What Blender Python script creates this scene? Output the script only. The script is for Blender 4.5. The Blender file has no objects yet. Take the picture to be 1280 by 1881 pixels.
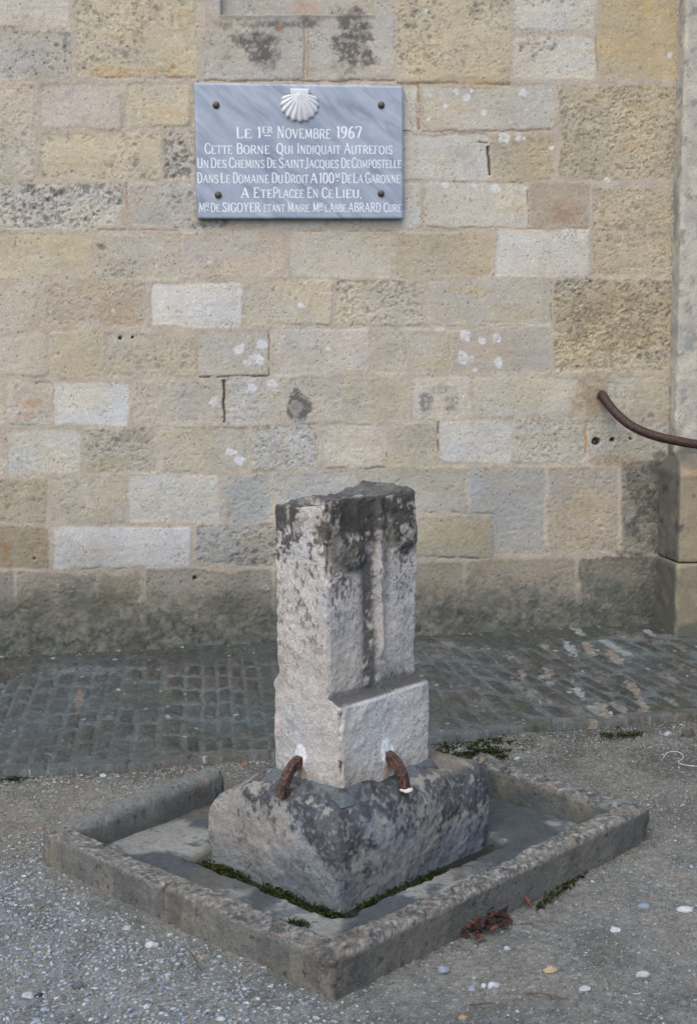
import bpy, math, random
import numpy as np
from mathutils import Matrix, Vector

random.seed(7)
RNG = np.random.default_rng(11)
SC = bpy.context.scene
COL = SC.collection

# ------------------------------------------------------------------ camera
CAM_F, CAM_H = 2529.0, 1.6                 # focal length in photo pixels, eye height (m)
PITCH = math.atan((940.5 - 568) / CAM_F)
ROLL = math.radians(-0.6)
_cp, _sp, _c, _s = math.cos(PITCH), math.sin(PITCH), math.cos(ROLL), math.sin(ROLL)
_right, _up = np.array([1, 0, 0.]), np.array([0, _sp, _cp])
CW = np.array([0, _cp, -_sp])
CR = _right * _c + _up * _s
CU = -_right * _s + _up * _c
CO = np.array([0, 0, CAM_H])
cam_d = bpy.data.cameras.new('camera')
cam = bpy.data.objects.new('camera', cam_d)
COL.objects.link(cam)
cam.matrix_world = Matrix(((CR[0], CU[0], -CW[0], CO[0]), (CR[1], CU[1], -CW[1], CO[1]),
                           (CR[2], CU[2], -CW[2], CO[2]), (0, 0, 0, 1)))
cam_d.sensor_fit = 'VERTICAL'
cam_d.sensor_height = 24.0
cam_d.lens = CAM_F / 1881 * 24.0
cam_d.clip_start, cam_d.clip_end = 0.05, 500
SC.camera = cam

# ------------------------------------------------------------------ light
SUN_EL, SUN_AZ = math.radians(52), math.radians(200)      # azimuth from +Y clockwise: left, behind the camera
w = bpy.data.worlds.new('World')
SC.world = w
w.use_nodes = True
nt = w.node_tree
sky = nt.nodes.new('ShaderNodeTexSky')
sky.sky_type = 'NISHITA'
sky.sun_disc = False
sky.sun_elevation = SUN_EL
sky.sun_rotation = SUN_AZ
sky.air_density, sky.dust_density, sky.ozone_density = 1.0, 4.0, 1.0
bg = nt.nodes['Background']
bg.inputs['Strength'].default_value = 0.15
nt.links.new(sky.outputs[0], bg.inputs[0])
sd = bpy.data.lights.new('sun', 'SUN')
sd.energy, sd.angle, sd.color = 0.75, math.radians(70), (1.0, 0.97, 0.93)
sun = bpy.data.objects.new('sun', sd)
COL.objects.link(sun)
_dir = Vector((math.sin(SUN_AZ) * math.cos(SUN_EL), math.cos(SUN_AZ) * math.cos(SUN_EL), math.sin(SUN_EL)))
sun.rotation_euler = _dir.to_track_quat('Z', 'Y').to_euler()
SC.view_settings.view_transform = 'Standard'
SC.view_settings.look = 'None'
SC.view_settings.exposure = 1.03
SC.view_settings.gamma = 1

# ------------------------------------------------------------------ projection helpers
def ray(x, y):
    return CW + CR * (x - 640) / CAM_F + CU * (940.5 - y) / CAM_F
def onz(x, y, z=0.0):
    d = ray(x, y)
    return CO + d * ((z - CAM_H) / d[2])
def onplane(x, y, P, n):
    d = ray(x, y)
    return CO + d * (np.dot(P - CO, n) / np.dot(d, n))
YAW = math.radians(9.5)
WU = np.array([math.cos(YAW), math.sin(YAW), 0.0])        # along the wall
WN = np.array([math.sin(YAW), -math.cos(YAW), 0.0])       # out of the wall
WP = onz(0, 1208, 0.05)
WP[2] = 0.0
def wall(px, py, out=0.0):
    """wall coordinates (u, z) of a photo pixel on the plane `out` metres in front of the wall"""
    p = onplane(px, py, WP + WN * out, WN)
    return float(np.dot(p - WP, WU)), float(p[2])
def W3(u, z, out=0.0):
    return WP + WU * u + WN * out + np.array([0, 0, z])

# ------------------------------------------------------------------ numpy noise
def _h(ix, iy, iz, seed):
    with np.errstate(over='ignore'):
        v = (ix.astype(np.uint32) * np.uint32(374761393) + iy.astype(np.uint32) * np.uint32(668265263)
             + iz.astype(np.uint32) * np.uint32(2147483647) + np.uint32(seed * 1274126177 & 0xffffffff))
        v = (v ^ (v >> np.uint32(13))) * np.uint32(1274126177)
        v = (v ^ (v >> np.uint32(16))) * np.uint32(2246822519)
        v = v ^ (v >> np.uint32(15))
    return v.astype(np.float64) / 4294967295.0
def _q(t):
    return t * t * t * (t * (t * 6 - 15) + 10)
def vn2(x, y, seed=0):
    xi, yi = np.floor(x).astype(np.int64), np.floor(y).astype(np.int64)
    fx, fy = _q(x - xi), _q(y - yi)
    z = np.zeros_like(xi)
    a, b = _h(xi, yi, z, seed), _h(xi + 1, yi, z, seed)
    c, d = _h(xi, yi + 1, z, seed), _h(xi + 1, yi + 1, z, seed)
    return ((a + (b - a) * fx) * (1 - fy) + (c + (d - c) * fx) * fy) * 2 - 1
def fb2(x, y, seed=0, o=4, g=0.5):
    r, a, t = 0, 1.0, 0
    for i in range(o):
        r = r + a * vn2(x * 2 ** i + 17.3 * i, y * 2 ** i - 9.1 * i, seed + i)
        t += a
        a *= g
    return r / t * 1.5
def vn3(x, y, z, seed=0):
    xi, yi, zi = [np.floor(v).astype(np.int64) for v in (x, y, z)]
    fx, fy, fz = _q(x - xi), _q(y - yi), _q(z - zi)
    r = []
    for k in (0, 1):
        a, b = _h(xi, yi, zi + k, seed), _h(xi + 1, yi, zi + k, seed)
        c, d = _h(xi, yi + 1, zi + k, seed), _h(xi + 1, yi + 1, zi + k, seed)
        r.append((a + (b - a) * fx) * (1 - fy) + (c + (d - c) * fx) * fy)
    return (r[0] + (r[1] - r[0]) * fz) * 2 - 1
def fb3(P, s, seed=0, o=4, g=0.5):
    r, a, t = 0, 1.0, 0
    for i in range(o):
        k = s * 2 ** i
        r = r + a * vn3(P[..., 0] * k + 3.1 * i, P[..., 1] * k + 7.7 * i, P[..., 2] * k - 5.3 * i, seed + i)
        t += a
        a *= g
    return r / t * 1.5
def dots(x, y, cell, prob, r0, r1, seed, warp=0.0):
    """soft mask of scattered round spots (radius r0..r1, one per cell with probability prob)"""
    if warp:
        x = x + warp * vn2(x / cell * 2.3, y / cell * 2.3, seed + 50)
        y = y + warp * vn2(x / cell * 2.3, y / cell * 2.3, seed + 51)
    gx, gy = np.floor(x / cell).astype(np.int64), np.floor(y / cell).astype(np.int64)
    m = np.zeros_like(x)
    for i in (-1, 0, 1):
        for j in (-1, 0, 1):
            cx, cy = gx + i, gy + j
            z = np.zeros_like(cx)
            on = _h(cx, cy, z, seed) < prob
            px, py = (cx + _h(cx, cy, z, seed + 1)) * cell, (cy + _h(cx, cy, z, seed + 2)) * cell
            rr = r0 + (r1 - r0) * _h(cx, cy, z, seed + 3) ** 2
            m = np.maximum(m, np.where(on, np.clip((rr - np.hypot(x - px, y - py)) / (0.35 * rr) + 0.5, 0, 1), 0))
    return m
def sst(a, b, x):
    t = np.clip((x - a) / (b - a), 0, 1)
    return t * t * (3 - 2 * t)
def ell(x, y, cx, cy, rx, ry):
    return 1 - np.hypot((x - cx) / rx, (y - cy) / ry)
KALB = 0.72
def S(r, g, b, k=KALB):
    c = np.array([r, g, b]) / 255.0
    return np.where(c <= 0.04045, c / 12.92, ((c + 0.055) / 1.055) ** 2.4) * k * np.array([.935, .995, 1.08])
def mix(c, col, m):
    return c + (np.asarray(col) - c) * m[..., None]

# ------------------------------------------------------------------ materials
def stone_mat(name, spec=0.25, rough=0.92, bump=0.35, scale=160.0, var=0.18, fine=420.0, pits=0.0, pscale=70.0):
    m = bpy.data.materials.new(name)
    m.use_nodes = True
    t = m.node_tree
    N, L = t.nodes, t.links
    b = N['Principled BSDF']
    at = N.new('ShaderNodeAttribute')
    at.attribute_name = 'Col'
    co = N.new('ShaderNodeTexCoord')
    n1 = N.new('ShaderNodeTexNoise')
    n1.inputs['Scale'].default_value = scale
    n1.inputs['Detail'].default_value = 6
    n1.inputs['Roughness'].default_value = 0.7
    n2 = N.new('ShaderNodeTexNoise')
    n2.inputs['Scale'].default_value = fine
    n2.inputs['Detail'].default_value = 3
    L.new(co.outputs['Object'], n1.inputs['Vector'])
    L.new(co.outputs['Object'], n2.inputs['Vector'])
    ad = N.new('ShaderNodeMath')
    ad.operation = 'ADD'
    L.new(n1.outputs['Fac'], ad.inputs[0])
    L.new(n2.outputs['Fac'], ad.inputs[1])
    mr = N.new('ShaderNodeMapRange')
    mr.inputs['From Min'].default_value = 0.6
    mr.inputs['From Max'].default_value = 1.4
    mr.inputs['To Min'].default_value = 1 - var * 1.6
    mr.inputs['To Max'].default_value = 1 + var * 1.6
    L.new(ad.outputs[0], mr.inputs['Value'])
    fac, hgt = mr.outputs['Result'], ad.outputs[0]
    if pits:
        def math_(op, a, b):
            q = N.new('ShaderNodeMath')
            q.operation = op
            for i, v in enumerate((a, b)):
                if isinstance(v, (int, float)):
                    q.inputs[i].default_value = v
                else:
                    L.new(v, q.inputs[i])
            return q.outputs[0]
        wob = N.new('ShaderNodeVectorMath')
        wob.operation = 'MULTIPLY_ADD'
        L.new(n1.outputs['Color'], wob.inputs[0])
        wob.inputs[1].default_value = (.012, .012, .012)
        L.new(co.outputs['Object'], wob.inputs[2])
        vo = N.new('ShaderNodeTexVoronoi')
        vo.inputs['Scale'].default_value = pscale
        L.new(wob.outputs[0], vo.inputs['Vector'])
        nm = N.new('ShaderNodeTexNoise')
        nm.inputs['Scale'].default_value = 8
        nm.inputs['Detail'].default_value = 3
        L.new(co.outputs['Object'], nm.inputs['Vector'])
        # pit radius drifts from none to large across the stone
        rad_ = math_('MULTIPLY', math_('SUBTRACT', nm.outputs['Fac'], .36), .95)
        pit_ = math_('SUBTRACT', rad_, vo.outputs['Distance'])
        pm_ = N.new('ShaderNodeMapRange')
        pm_.inputs['From Min'].default_value = -.03
        pm_.inputs['From Max'].default_value = .06
        L.new(pit_, pm_.inputs['Value'])
        fac = math_('MULTIPLY', fac, math_('SUBTRACT', 1.0, math_('MULTIPLY', pm_.outputs['Result'], pits)))
        hgt = math_('SUBTRACT', hgt, math_('MULTIPLY', pm_.outputs['Result'], .9))
    mu = N.new('ShaderNodeVectorMath')
    mu.operation = 'SCALE'
    L.new(at.outputs['Color'], mu.inputs[0])
    L.new(fac, mu.inputs['Scale'])
    L.new(mu.outputs[0], b.inputs['Base Color'])
    bp = N.new('ShaderNodeBump')
    bp.inputs['Strength'].default_value = bump
    bp.inputs['Distance'].default_value = 0.006
    L.new(hgt, bp.inputs['Height'])
    L.new(bp.outputs['Normal'], b.inputs['Normal'])
    b.inputs['Roughness'].default_value = rough
    b.inputs['Specular IOR Level'].default_value = spec
    return m
def plain_mat(name, col, rough=0.6, metal=0.0, spec=0.4, var=0.2, scale=60.0, bump=0.15, col2=None, lo=0.42, hi=0.62):
    m = bpy.data.materials.new(name)
    m.use_nodes = True
    t = m.node_tree
    N, L = t.nodes, t.links
    b = N['Principled BSDF']
    co = N.new('ShaderNodeTexCoord')
    n1 = N.new('ShaderNodeTexNoise')
    n1.inputs['Scale'].default_value = scale
    n1.inputs['Detail'].default_value = 6
    n1.inputs['Roughness'].default_value = 0.65
    L.new(co.outputs['Object'], n1.inputs['Vector'])
    rp = N.new('ShaderNodeValToRGB')
    c = np.array(col)
    c2 = np.array(col2) if col2 is not None else c * (1 + var)
    rp.color_ramp.elements[0].position, rp.color_ramp.elements[1].position = lo, hi
    rp.color_ramp.elements[0].color = (*(c * (1 - var)), 1)
    rp.color_ramp.elements[1].color = (*c2, 1)
    L.new(n1.outputs['Fac'], rp.inputs[0])
    L.new(rp.outputs[0], b.inputs['Base Color'])
    bp = N.new('ShaderNodeBump')
    bp.inputs['Strength'].default_value = bump
    bp.inputs['Distance'].default_value = 0.004
    L.new(n1.outputs['Fac'], bp.inputs['Height'])
    L.new(bp.outputs['Normal'], b.inputs['Normal'])
    b.inputs['Roughness'].default_value = rough
    b.inputs['Metallic'].default_value = metal
    b.inputs['Specular IOR Level'].default_value = spec
    return m

# ------------------------------------------------------------------ mesh helpers
def mesh_obj(name, V, F, mat=None, col=None, parent=None, smooth=True):
    V = np.asarray(V, dtype=np.float32).reshape(-1, 3)
    me = bpy.data.meshes.new(name)
    if isinstance(F, np.ndarray):
        nf, k = F.shape
        me.vertices.add(len(V))
        me.vertices.foreach_set('co', V.ravel())
        me.loops.add(nf * k)
        me.loops.foreach_set('vertex_index', F.astype(np.int32).ravel())
        me.polygons.add(nf)
        me.polygons.foreach_set('loop_start', np.arange(0, nf * k, k, dtype=np.int32))
        me.update(calc_edges=True)
    else:
        me.from_pydata([tuple(v) for v in V.tolist()], [], F)
        me.update()
    me.validate()
    me.polygons.foreach_set('use_smooth', np.full(len(me.polygons), smooth))
    if col is not None:
        a = me.color_attributes.new('Col', 'FLOAT_COLOR', 'POINT')
        c4 = np.ones((len(V), 4), dtype=np.float32)
        c4[:, :3] = np.clip(np.asarray(col).reshape(-1, 3), 0.002, 0.95)
        a.data.foreach_set('color', c4.ravel())
    if mat:
        me.materials.append(mat)
    o = bpy.data.objects.new(name, me)
    COL.objects.link(o)
    if parent:
        o.parent = parent
    return o
def grid_faces(n, m, flip=False):
    i = np.arange(n * m).reshape(n, m)
    a, b, c, d = i[:-1, :-1], i[:-1, 1:], i[1:, 1:], i[1:, :-1]
    q = np.stack([a, b, c, d] if not flip else [a, d, c, b], -1)
    return q.reshape(-1, 4)
def rbox(sx, sy, sz, r, step):
    """closed rounded box 0..sx, 0..sy, 0..sz as dense quads -> verts, faces, outward normals"""
    n = [max(4, int(round(v / step))) for v in (sx, sy, sz)]
    Vs, Fs, off = [], [], 0
    for ax in range(3):
        u, v = (ax + 1) % 3, (ax + 2) % 3
        for side in (0, 1):
            A, B = np.meshgrid(np.linspace(0, 1, n[u] + 1), np.linspace(0, 1, n[v] + 1), indexing='ij')
            P = np.zeros(A.shape + (3,))
            P[..., u], P[..., v], P[..., ax] = A * (sx, sy, sz)[u], B * (sx, sy, sz)[v], side * (sx, sy, sz)[ax]
            Vs.append(P.reshape(-1, 3))
            Fs.append(grid_faces(*A.shape, flip=(side == 0)) + off)
            off += A.size
    V, F = np.concatenate(Vs), np.concatenate(Fs)
    key = np.round(V * 1e5).astype(np.int64)
    _, idx, inv = np.unique(key, axis=0, return_index=True, return_inverse=True)
    V, F = V[idx], inv.reshape(-1)[F]
    S3 = np.array([sx, sy, sz])
    C = np.clip(V, r, S3 - r)
    D = V - C
    l = np.linalg.norm(D, axis=1, keepdims=True)
    Nn = D / np.maximum(l, 1e-9)
    # points on a face count as pushed out by r; near edges they are pulled onto the round
    return C + Nn * r, F, Nn
def thing(name, label, cat, loc=(0, 0, 0), group=None):
    o = bpy.data.objects.new(name, None)
    COL.objects.link(o)
    o.location = tuple(loc)
    o.empty_display_size = 0.1
    return tag(o, label, cat, group)
def tag(o, label, cat, group=None):
    o['label'], o['category'] = label, cat
    if group:
        o['group'] = group
    return o
def kind(o, k):
    o['kind'] = k
    return o
def put(o, par):
    """parent o (built in world coordinates) to par, keeping it where it stands"""
    o.parent = par
    o.matrix_parent_inverse = Matrix.Translation(-Vector(par.location))
    return o
def sweep(path, prof_fn, close=True):
    """tube: path (k,3); prof_fn(i) -> (m,2) points in the (side, up) frame -> verts, faces (with end caps)"""
    path = np.asarray(path, float)
    k = len(path)
    T = np.gradient(path, axis=0)
    T /= np.linalg.norm(T, axis=1, keepdims=True)
    V = []
    up = np.array([0, 0, 1.0])
    for i in range(k):
        s = np.cross(T[i], up)
        if np.linalg.norm(s) < 1e-3:
            s = np.array([1.0, 0, 0])
        s /= np.linalg.norm(s)
        u = np.cross(s, T[i])
        p = prof_fn(i)
        V.append(path[i] + p[:, :1] * s + p[:, 1:] * u)
    m = len(V[0])
    V = np.concatenate(V)
    F = []
    for i in range(k - 1):
        for j in range(m):
            F.append((i * m + j, i * m + (j + 1) % m, (i + 1) * m + (j + 1) % m, (i + 1) * m + j))
    F.append(tuple(range(m)))
    F.append(tuple((k - 1) * m + j for j in reversed(range(m))))
    return V, F
def circ(r, m=14):
    a = np.linspace(0, 2 * math.pi, m, endpoint=False)
    return np.stack([np.cos(a) * r, np.sin(a) * r], 1)
def catmull(P, n):
    P = np.asarray(P, float)
    P = np.vstack([2 * P[0] - P[1], P, 2 * P[-1] - P[-2]])
    out = []
    for i in range(1, len(P) - 2):
        for t in np.linspace(0, 1, n, endpoint=False):
            a, b, c, d = P[i - 1], P[i], P[i + 1], P[i + 2]
            out.append(0.5 * (2 * b + (c - a) * t + (2 * a - 5 * b + 4 * c - d) * t * t + (3 * b - a - 3 * c + d) * t ** 3))
    out.append(P[-2])
    return np.array(out)

# ================================================================== STONE WALL
M_wall = stone_mat('limestone_masonry', bump=0.32, scale=170, var=0.26, pits=.32, pscale=62)
# (x0, y0, x1, y1, colour, pitting 0..1, dark specks 0..1) of every stone, read on the wall plane
PALE, WHITE, YEL, TAN, GREY = (194, 187, 172), (203, 201, 195), (193, 176, 138), (181, 164, 129), (173, 166, 154)
BEI, OCH, BRN, BLU, PNK, DRK = (184, 172, 148), (188, 162, 112), (163, 142, 116), (166, 167, 164), (184, 170, 154), (108, 106, 97)
ST = [
 (-60,-80,130,50,PALE,.1,.1),(-60,55,132,145,GREY,.4,.6),(138,-80,365,142,YEL,.4,.45),(375,-80,560,145,GREY,.15,.05),
 (562,-80,725,145,GREY,.15,.05),(728,-80,938,150,YEL,.5,.5),(943,-80,1093,57,PALE,.2,.5),(943,66,1093,147,PALE,.3,.5),(1096,-80,1246,146,OCH,.2,.15),
 (-60,151,66,332,BEI,.5,.3),(73,152,225,240,PNK,.2,.1),(230,152,350,232,YEL,.2,.1),(73,243,296,331,YEL,.35,.4),(299,240,420,330,GREY,.8,.9),
 (355,152,560,240,PALE,.2,.1),(564,152,768,240,PALE,.1,.05),(772,153,1019,240,(183,176,160),.15,.05),(424,243,600,330,PALE,.2,.1),(604,243,898,331,PALE,.1,.0),(902,245,1019,336,TAN,.6,.2),
 (1025,155,1245,331,(180,163,126),.9,.35),
 (-60,337,228,421,(190,183,168),.8,.8),(235,336,420,422,GREY,.5,.7),(424,336,600,418,PALE,.1,.1),(604,336,774,418,PALE,.1,.1),(780,335,970,418,(188,182,168),.1,.05),(973,335,1084,421,(168,150,124),.2,.05),
 (1087,343,1244,507,TAN,.7,.25),
 (-60,428,170,514,YEL,.25,.15),(175,427,330,513,(178,168,148),.35,.45),(335,424,528,512,PNK,.1,.08),(532,424,718,512,(190,178,156),.1,.05),(722,425,906,511,TAN,.3,.05),(909,421,1083,509,(196,191,180),.05,.03),
 (-60,518,72,606,BEI,.2,.1),(78,519,271,602,(178,160,134),.6,.2),(276,519,446,602,(203,201,196),.1,.06),(450,514,611,599,(182,170,146),.3,.1),(615,515,779,599,(178,168,144),.8,.4),(783,513,1013,597,(178,168,148),.12,.03),
 (1016,511,1237,683,(184,164,122),1.0,.5),
 (-60,610,88,691,BEI,.2,.1),(92,608,188,693,(182,168,132),.2,.1),(192,612,363,692,(178,167,143),.25,.3),(366,606,493,692,(174,170,158),.3,.1),(500,604,678,690,(188,178,164),.2,.06),(681,602,826,686,(178,169,148),.3,.1),(829,599,1012,686,(172,160,144),.15,.05),
 (-60,699,8,781,BEI,.2,.1),(14,700,96,780,(180,168,150),.5,.1),(100,702,238,782,(190,193,191),.15,.05),(245,698,410,779,(176,167,150),.5,.25),(414,693,527,778,(182,174,160),.5,.2),(530,693,630,778,(180,172,156),.4,.2),(633,692,755,776,(177,166,142),.35,.1),(757,690,866,771,(188,182,170),.2,.05),(869,692,1066,770,(185,178,156),.3,.03),(1071,690,1228,776,(172,164,140),.5,.05),
 (-60,786,8,872,(176,168,150),.3,.1),(14,787,151,872,(180,176,162),.35,.15),(157,785,288,869,(164,156,136),.7,.4),(293,783,458,868,(172,163,145),.35,.1),(462,778,586,866,(172,172,166),.9,.5),(592,777,711,859,(182,178,168),.45,.1),(715,776,805,857,(174,166,146),.4,.1),(808,772,939,851,(188,190,188),.3,.05),(943,770,1076,851,(182,176,158),.8,.1),(1080,776,1228,843,(176,170,150),.6,.1),
 (-60,877,88,961,(162,152,122),.5,.3),(92,877,228,961,(168,159,140),.4,.15),(234,872,403,959,(182,178,164),.25,.1),(411,871,498,956,(156,158,152),.6,.25),(502,864,652,951,(163,162,154),.4,.15),(655,856,857,946,(160,155,140),.4,.1),(859,856,1001,1020,(156,155,148),.45,.15),(1006,856,1136,1018,(170,154,130),.6,.1),(1139,846,1235,1018,(140,134,118),.8,.3),
 (-60,966,92,1044,(150,136,104),.4,.3),(98,966,350,1046,(194,198,202),.12,.04),(357,961,511,1042,(150,152,146),.9,.7),(515,953,760,1036,(152,148,134),.4,.2),(763,948,906,1024,(164,152,120),.3,.1),
 (-60,1050,30,1140,(136,128,116),.5,.2),(34,1050,178,1120,(146,140,124),.6,.3),(182,1050,262,1110,(152,138,102),.4,.1),(266,1047,500,1130,(146,138,122),.5,.2),(504,1042,700,1120,(146,138,122),.4,.1),(704,1034,852,1118,(152,140,118),.4,.1),(856,1026,1058,1116,(150,136,114),.5,.1),(1062,1022,1235,1130,(120,114,102),.6,.3),
]
pal = [PALE, YEL, TAN, GREY, BEI, PNK, (176, 168, 150), BRN]
rr = random.Random(5)
rows = [-560, -470, -385, -300, -190, -84, 55, 148, 240, 334, 424, 515, 604, 695, 782, 872, 962, 1048, 1130, 1215]
for y0, y1 in zip(rows[:-1], rows[1:]):
    for xa, xb in ((-620, -66), (1252, 1820)) if y0 >= -84 else ((-620, 1820),):
        x = xa
        while x < xb - 40:
            x2 = min(x + rr.uniform(110, 230), xb)
            if xb - x2 < 50:
                x2 = xb
            f = 1 - 0.22 * max(0, (y0 - 700) / 400)
            c = tuple(v * f for v in rr.choice(pal))
            ST.append((x, y0 + 2, x2 - 6, y1 - 4, c, rr.uniform(.1, .7), rr.uniform(0, .5)))
            x = x2

def build_wall():
    du = 0.0048
    us = np.arange(-1.25, 4.4, du)
    zs = np.arange(-0.12, 3.55, du)
    U, Z = np.meshgrid(us, zs, indexing='ij')
    P = WP + U[..., None] * WU + Z[..., None] * np.array([0, 0, 1.0])
    v = P - CO
    dep = v @ CW
    X, Y = 640 + CAM_F * (v @ CR) / dep, 940.5 - CAM_F * (v @ CU) / dep      # stone plan drawn on this one plane
    wx = 3.6 * fb2(U * 9, Z * 9, 1, 5, .7)
    wy = 3.2 * fb2(U * 9 + 40, Z * 9, 2, 5, .7)
    smear = fb2(U * 5 + 11, Z * 5, 12, 4, .6)
    Xw, Yw = X + wx, Y + wy
    n_big, n_mid, n_fin = fb2(U * 3, Z * 3, 3, 4), fb2(U * 14, Z * 14, 4, 5, .6), fb2(U * 60, Z * 60, 5, 3, .7)
    strat = fb2(U * 4, Z * 38, 6, 4, .6)                # bedding in the limestone
    pitn = fb2(U * 45, Z * 60, 7, 4, .75)
    spk = fb2(U * 30, Z * 34, 8, 4, .8)
    mort = S(176, 164, 146)
    col = np.broadcast_to(mort, U.shape + (3,)).copy()
    col *= (1 + 0.10 * n_mid + 0.07 * n_fin)[..., None]
    H = np.zeros(U.shape) + 0.0012 * n_mid + 0.0008 * n_fin
    r2 = random.Random(3)
    inside = np.zeros(U.shape)
    for (x0, y0, x1, y1, c, pit, sp) in ST:
        ii = np.where((X[:, 0] > x0 - 80) & (X[:, 0] < x1 + 80))[0]
        if len(ii) == 0:
            continue
        i0, i1 = max(ii[0] - 12, 0), ii[-1] + 13
        sub = Y[(i0 + min(i1, len(us) - 1)) // 2, :]
        jj = np.where((sub > y0 - 40) & (sub < y1 + 40))[0]
        if len(jj) == 0:
            continue
        sl = (slice(i0, i1), slice(max(jj[0] - 4, 0), jj[-1] + 5))
        xx, yy = Xw[sl], Yw[sl]
        cx, cy, hx, hy = (x0 + x1) / 2, (y0 + y1) / 2, (x1 - x0) / 2 - .8, (y1 - y0) / 2 - .8
        rad = r2.uniform(5, 12)
        qx, qy = np.abs(xx - cx) - hx + rad, np.abs(yy - cy) - hy + rad
        sd_ = rad - np.hypot(np.maximum(qx, 0), np.maximum(qy, 0)) - np.minimum(np.maximum(qx, qy), 0)   # >0 inside
        soft = r2.uniform(2.5, 6)
        m = sst(-soft * .4, soft * .8, sd_ - 5.5 * sst(.25, .8, smear[sl]))
        if not m.any():
            continue
        mc = np.mean(c)
        b = S(*((np.array(c) * .66 + np.array((1.03, 1.0, .94)) * mc * .34) * .72 + np.array((181, 171, 151)) * .28 * min(1.0, mc / 160)))
        f = 1 + 0.09 * n_big[sl] + (0.06 + .05 * pit) * n_mid[sl] + 0.05 * n_fin[sl]
        sc = b * f[..., None]
        # warm / cool drift inside one block
        drift = fb2(U[sl] * 5 + cx, Z[sl] * 9 + cy, 21, 3)
        sc = sc * (1 + np.array([.05, 0, -.09]) * (drift * .8)[..., None])
        sc = mix(sc, sc * np.array([.93, .86, .72]), sst(.25, .8, strat[sl]) * .5)
        pm = sst(.28, .62, pitn[sl] + .35 * n_mid[sl] - .25 + .45 * pit) * pit
        sc = mix(sc, sc * np.array([.72, .69, .65]), pm * .65)  # dirt in the pits, plus pit shading put into the colour
        hl = sst(.3, .7, -pitn[sl] - .1) * pit
        sc = mix(sc, sc * 1.15, hl * .8)  # raised grain lightened: relief light put into the colour
        cl = fb2(U[sl] * 6 + cx * .1, Z[sl] * 8 + cy * .1, 23, 3)
        up = np.clip((cy + hy - yy) / (2 * hy), 0, 1)
        sm = sst(.38, .6, spk[sl] + .6 * cl + .35 * sp - .28 + .12 * up) * sp
        sc = mix(sc, S(112, 108, 103), sm * .8)
        gate = sst(-.25, .35, cl + .5 * sp - .1 + .3 * (up - .5))
        ds = dots(U[sl], Z[sl], .034, .8, .003, .0115, 300, .006) * gate * min(1, sp * 1.5 + .04)
        ds = np.maximum(ds, dots(U[sl], Z[sl], .015, .5, .0014, .0042, 310, .002) * sst(-.5, .4, cl + pit + .3 * n_mid[sl]) * (.3 + .6 * pit))
        sc = mix(sc, sc * np.array([.46, .46, .48]), ds * .9)
        wd_ = dots(U[sl], Z[sl], .019, .35, .0015, .005, 320, .003) * sst(-.3, .4, -cl + .3)
        sc = mix(sc, sc * 1.22, wd_ * .5)
        tilt = r2.uniform(-.003, .003) * (xx - cx) / hx + r2.uniform(-.002, .002) * (yy - cy) / hy
        hs = r2.uniform(-.0006, .0012) + tilt + .0016 * n_mid[sl] * (.3 + pit) + .0006 * n_fin[sl] - .0035 * pm - .0025 * sm + .0004 * strat[sl] - .003 * ds
        col[sl] = mix(col[sl], 0, m) + sc * m[..., None]
        H[sl] = H[sl] * (1 - m) + hs * m
        inside[sl] = np.maximum(inside[sl], m)
    def stain(cx, cy, rx, ry, c, amt=.8, nz=.6, w=.6, sc=1.0, seed=31):
        nonlocal col
        i = np.where(np.abs(X[:, 200] - cx) < rx * 2.2 + 30)[0]
        if len(i) == 0:
            return None
        s = (slice(i[0], i[-1] + 1), slice(None))
        nn = fb2(U[s] * 13 * sc, Z[s] * 13 * sc, seed, 5, .68)
        m = sst(0, w, ell(X[s], Y[s], cx, cy, rx, ry) + nz * nn - .1) * amt
        m = m * (1 - .55 * sst(.0, .5, n_fin[s] + .8 * spk[s]))
        m = np.where(np.hypot((X[s] - cx) / rx, (Y[s] - cy) / ry) > 2.2, 0, m)
        col[s] = mix(col[s], S(*c), m)
        return s, m
    # thin dark open joints and pink mortar lines
    def line(xa, ya, xb, yb, wd, c, amt=.85, dep_=.006, brk=.2):
        nonlocal H, col
        d = np.array([xb - xa, yb - ya], float)
        L = np.hypot(*d)
        d /= L
        t = (Xw - xa) * d[0] + (Yw - ya) * d[1]
        e = np.abs((Xw - xa) * -d[1] + (Yw - ya) * d[0])
        m = sst(wd, wd * .3, e) * ((t > 0) & (t < L)) * sst(-brk - .25, -brk + .25, n_mid + .6 * fb2(U * 20, Z * 20, 77, 3)) * amt
        H = H - dep_ * m
        col = mix(col, S(*c), m)
    dk, pk = (72, 62, 54), (150, 118, 96)
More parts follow.
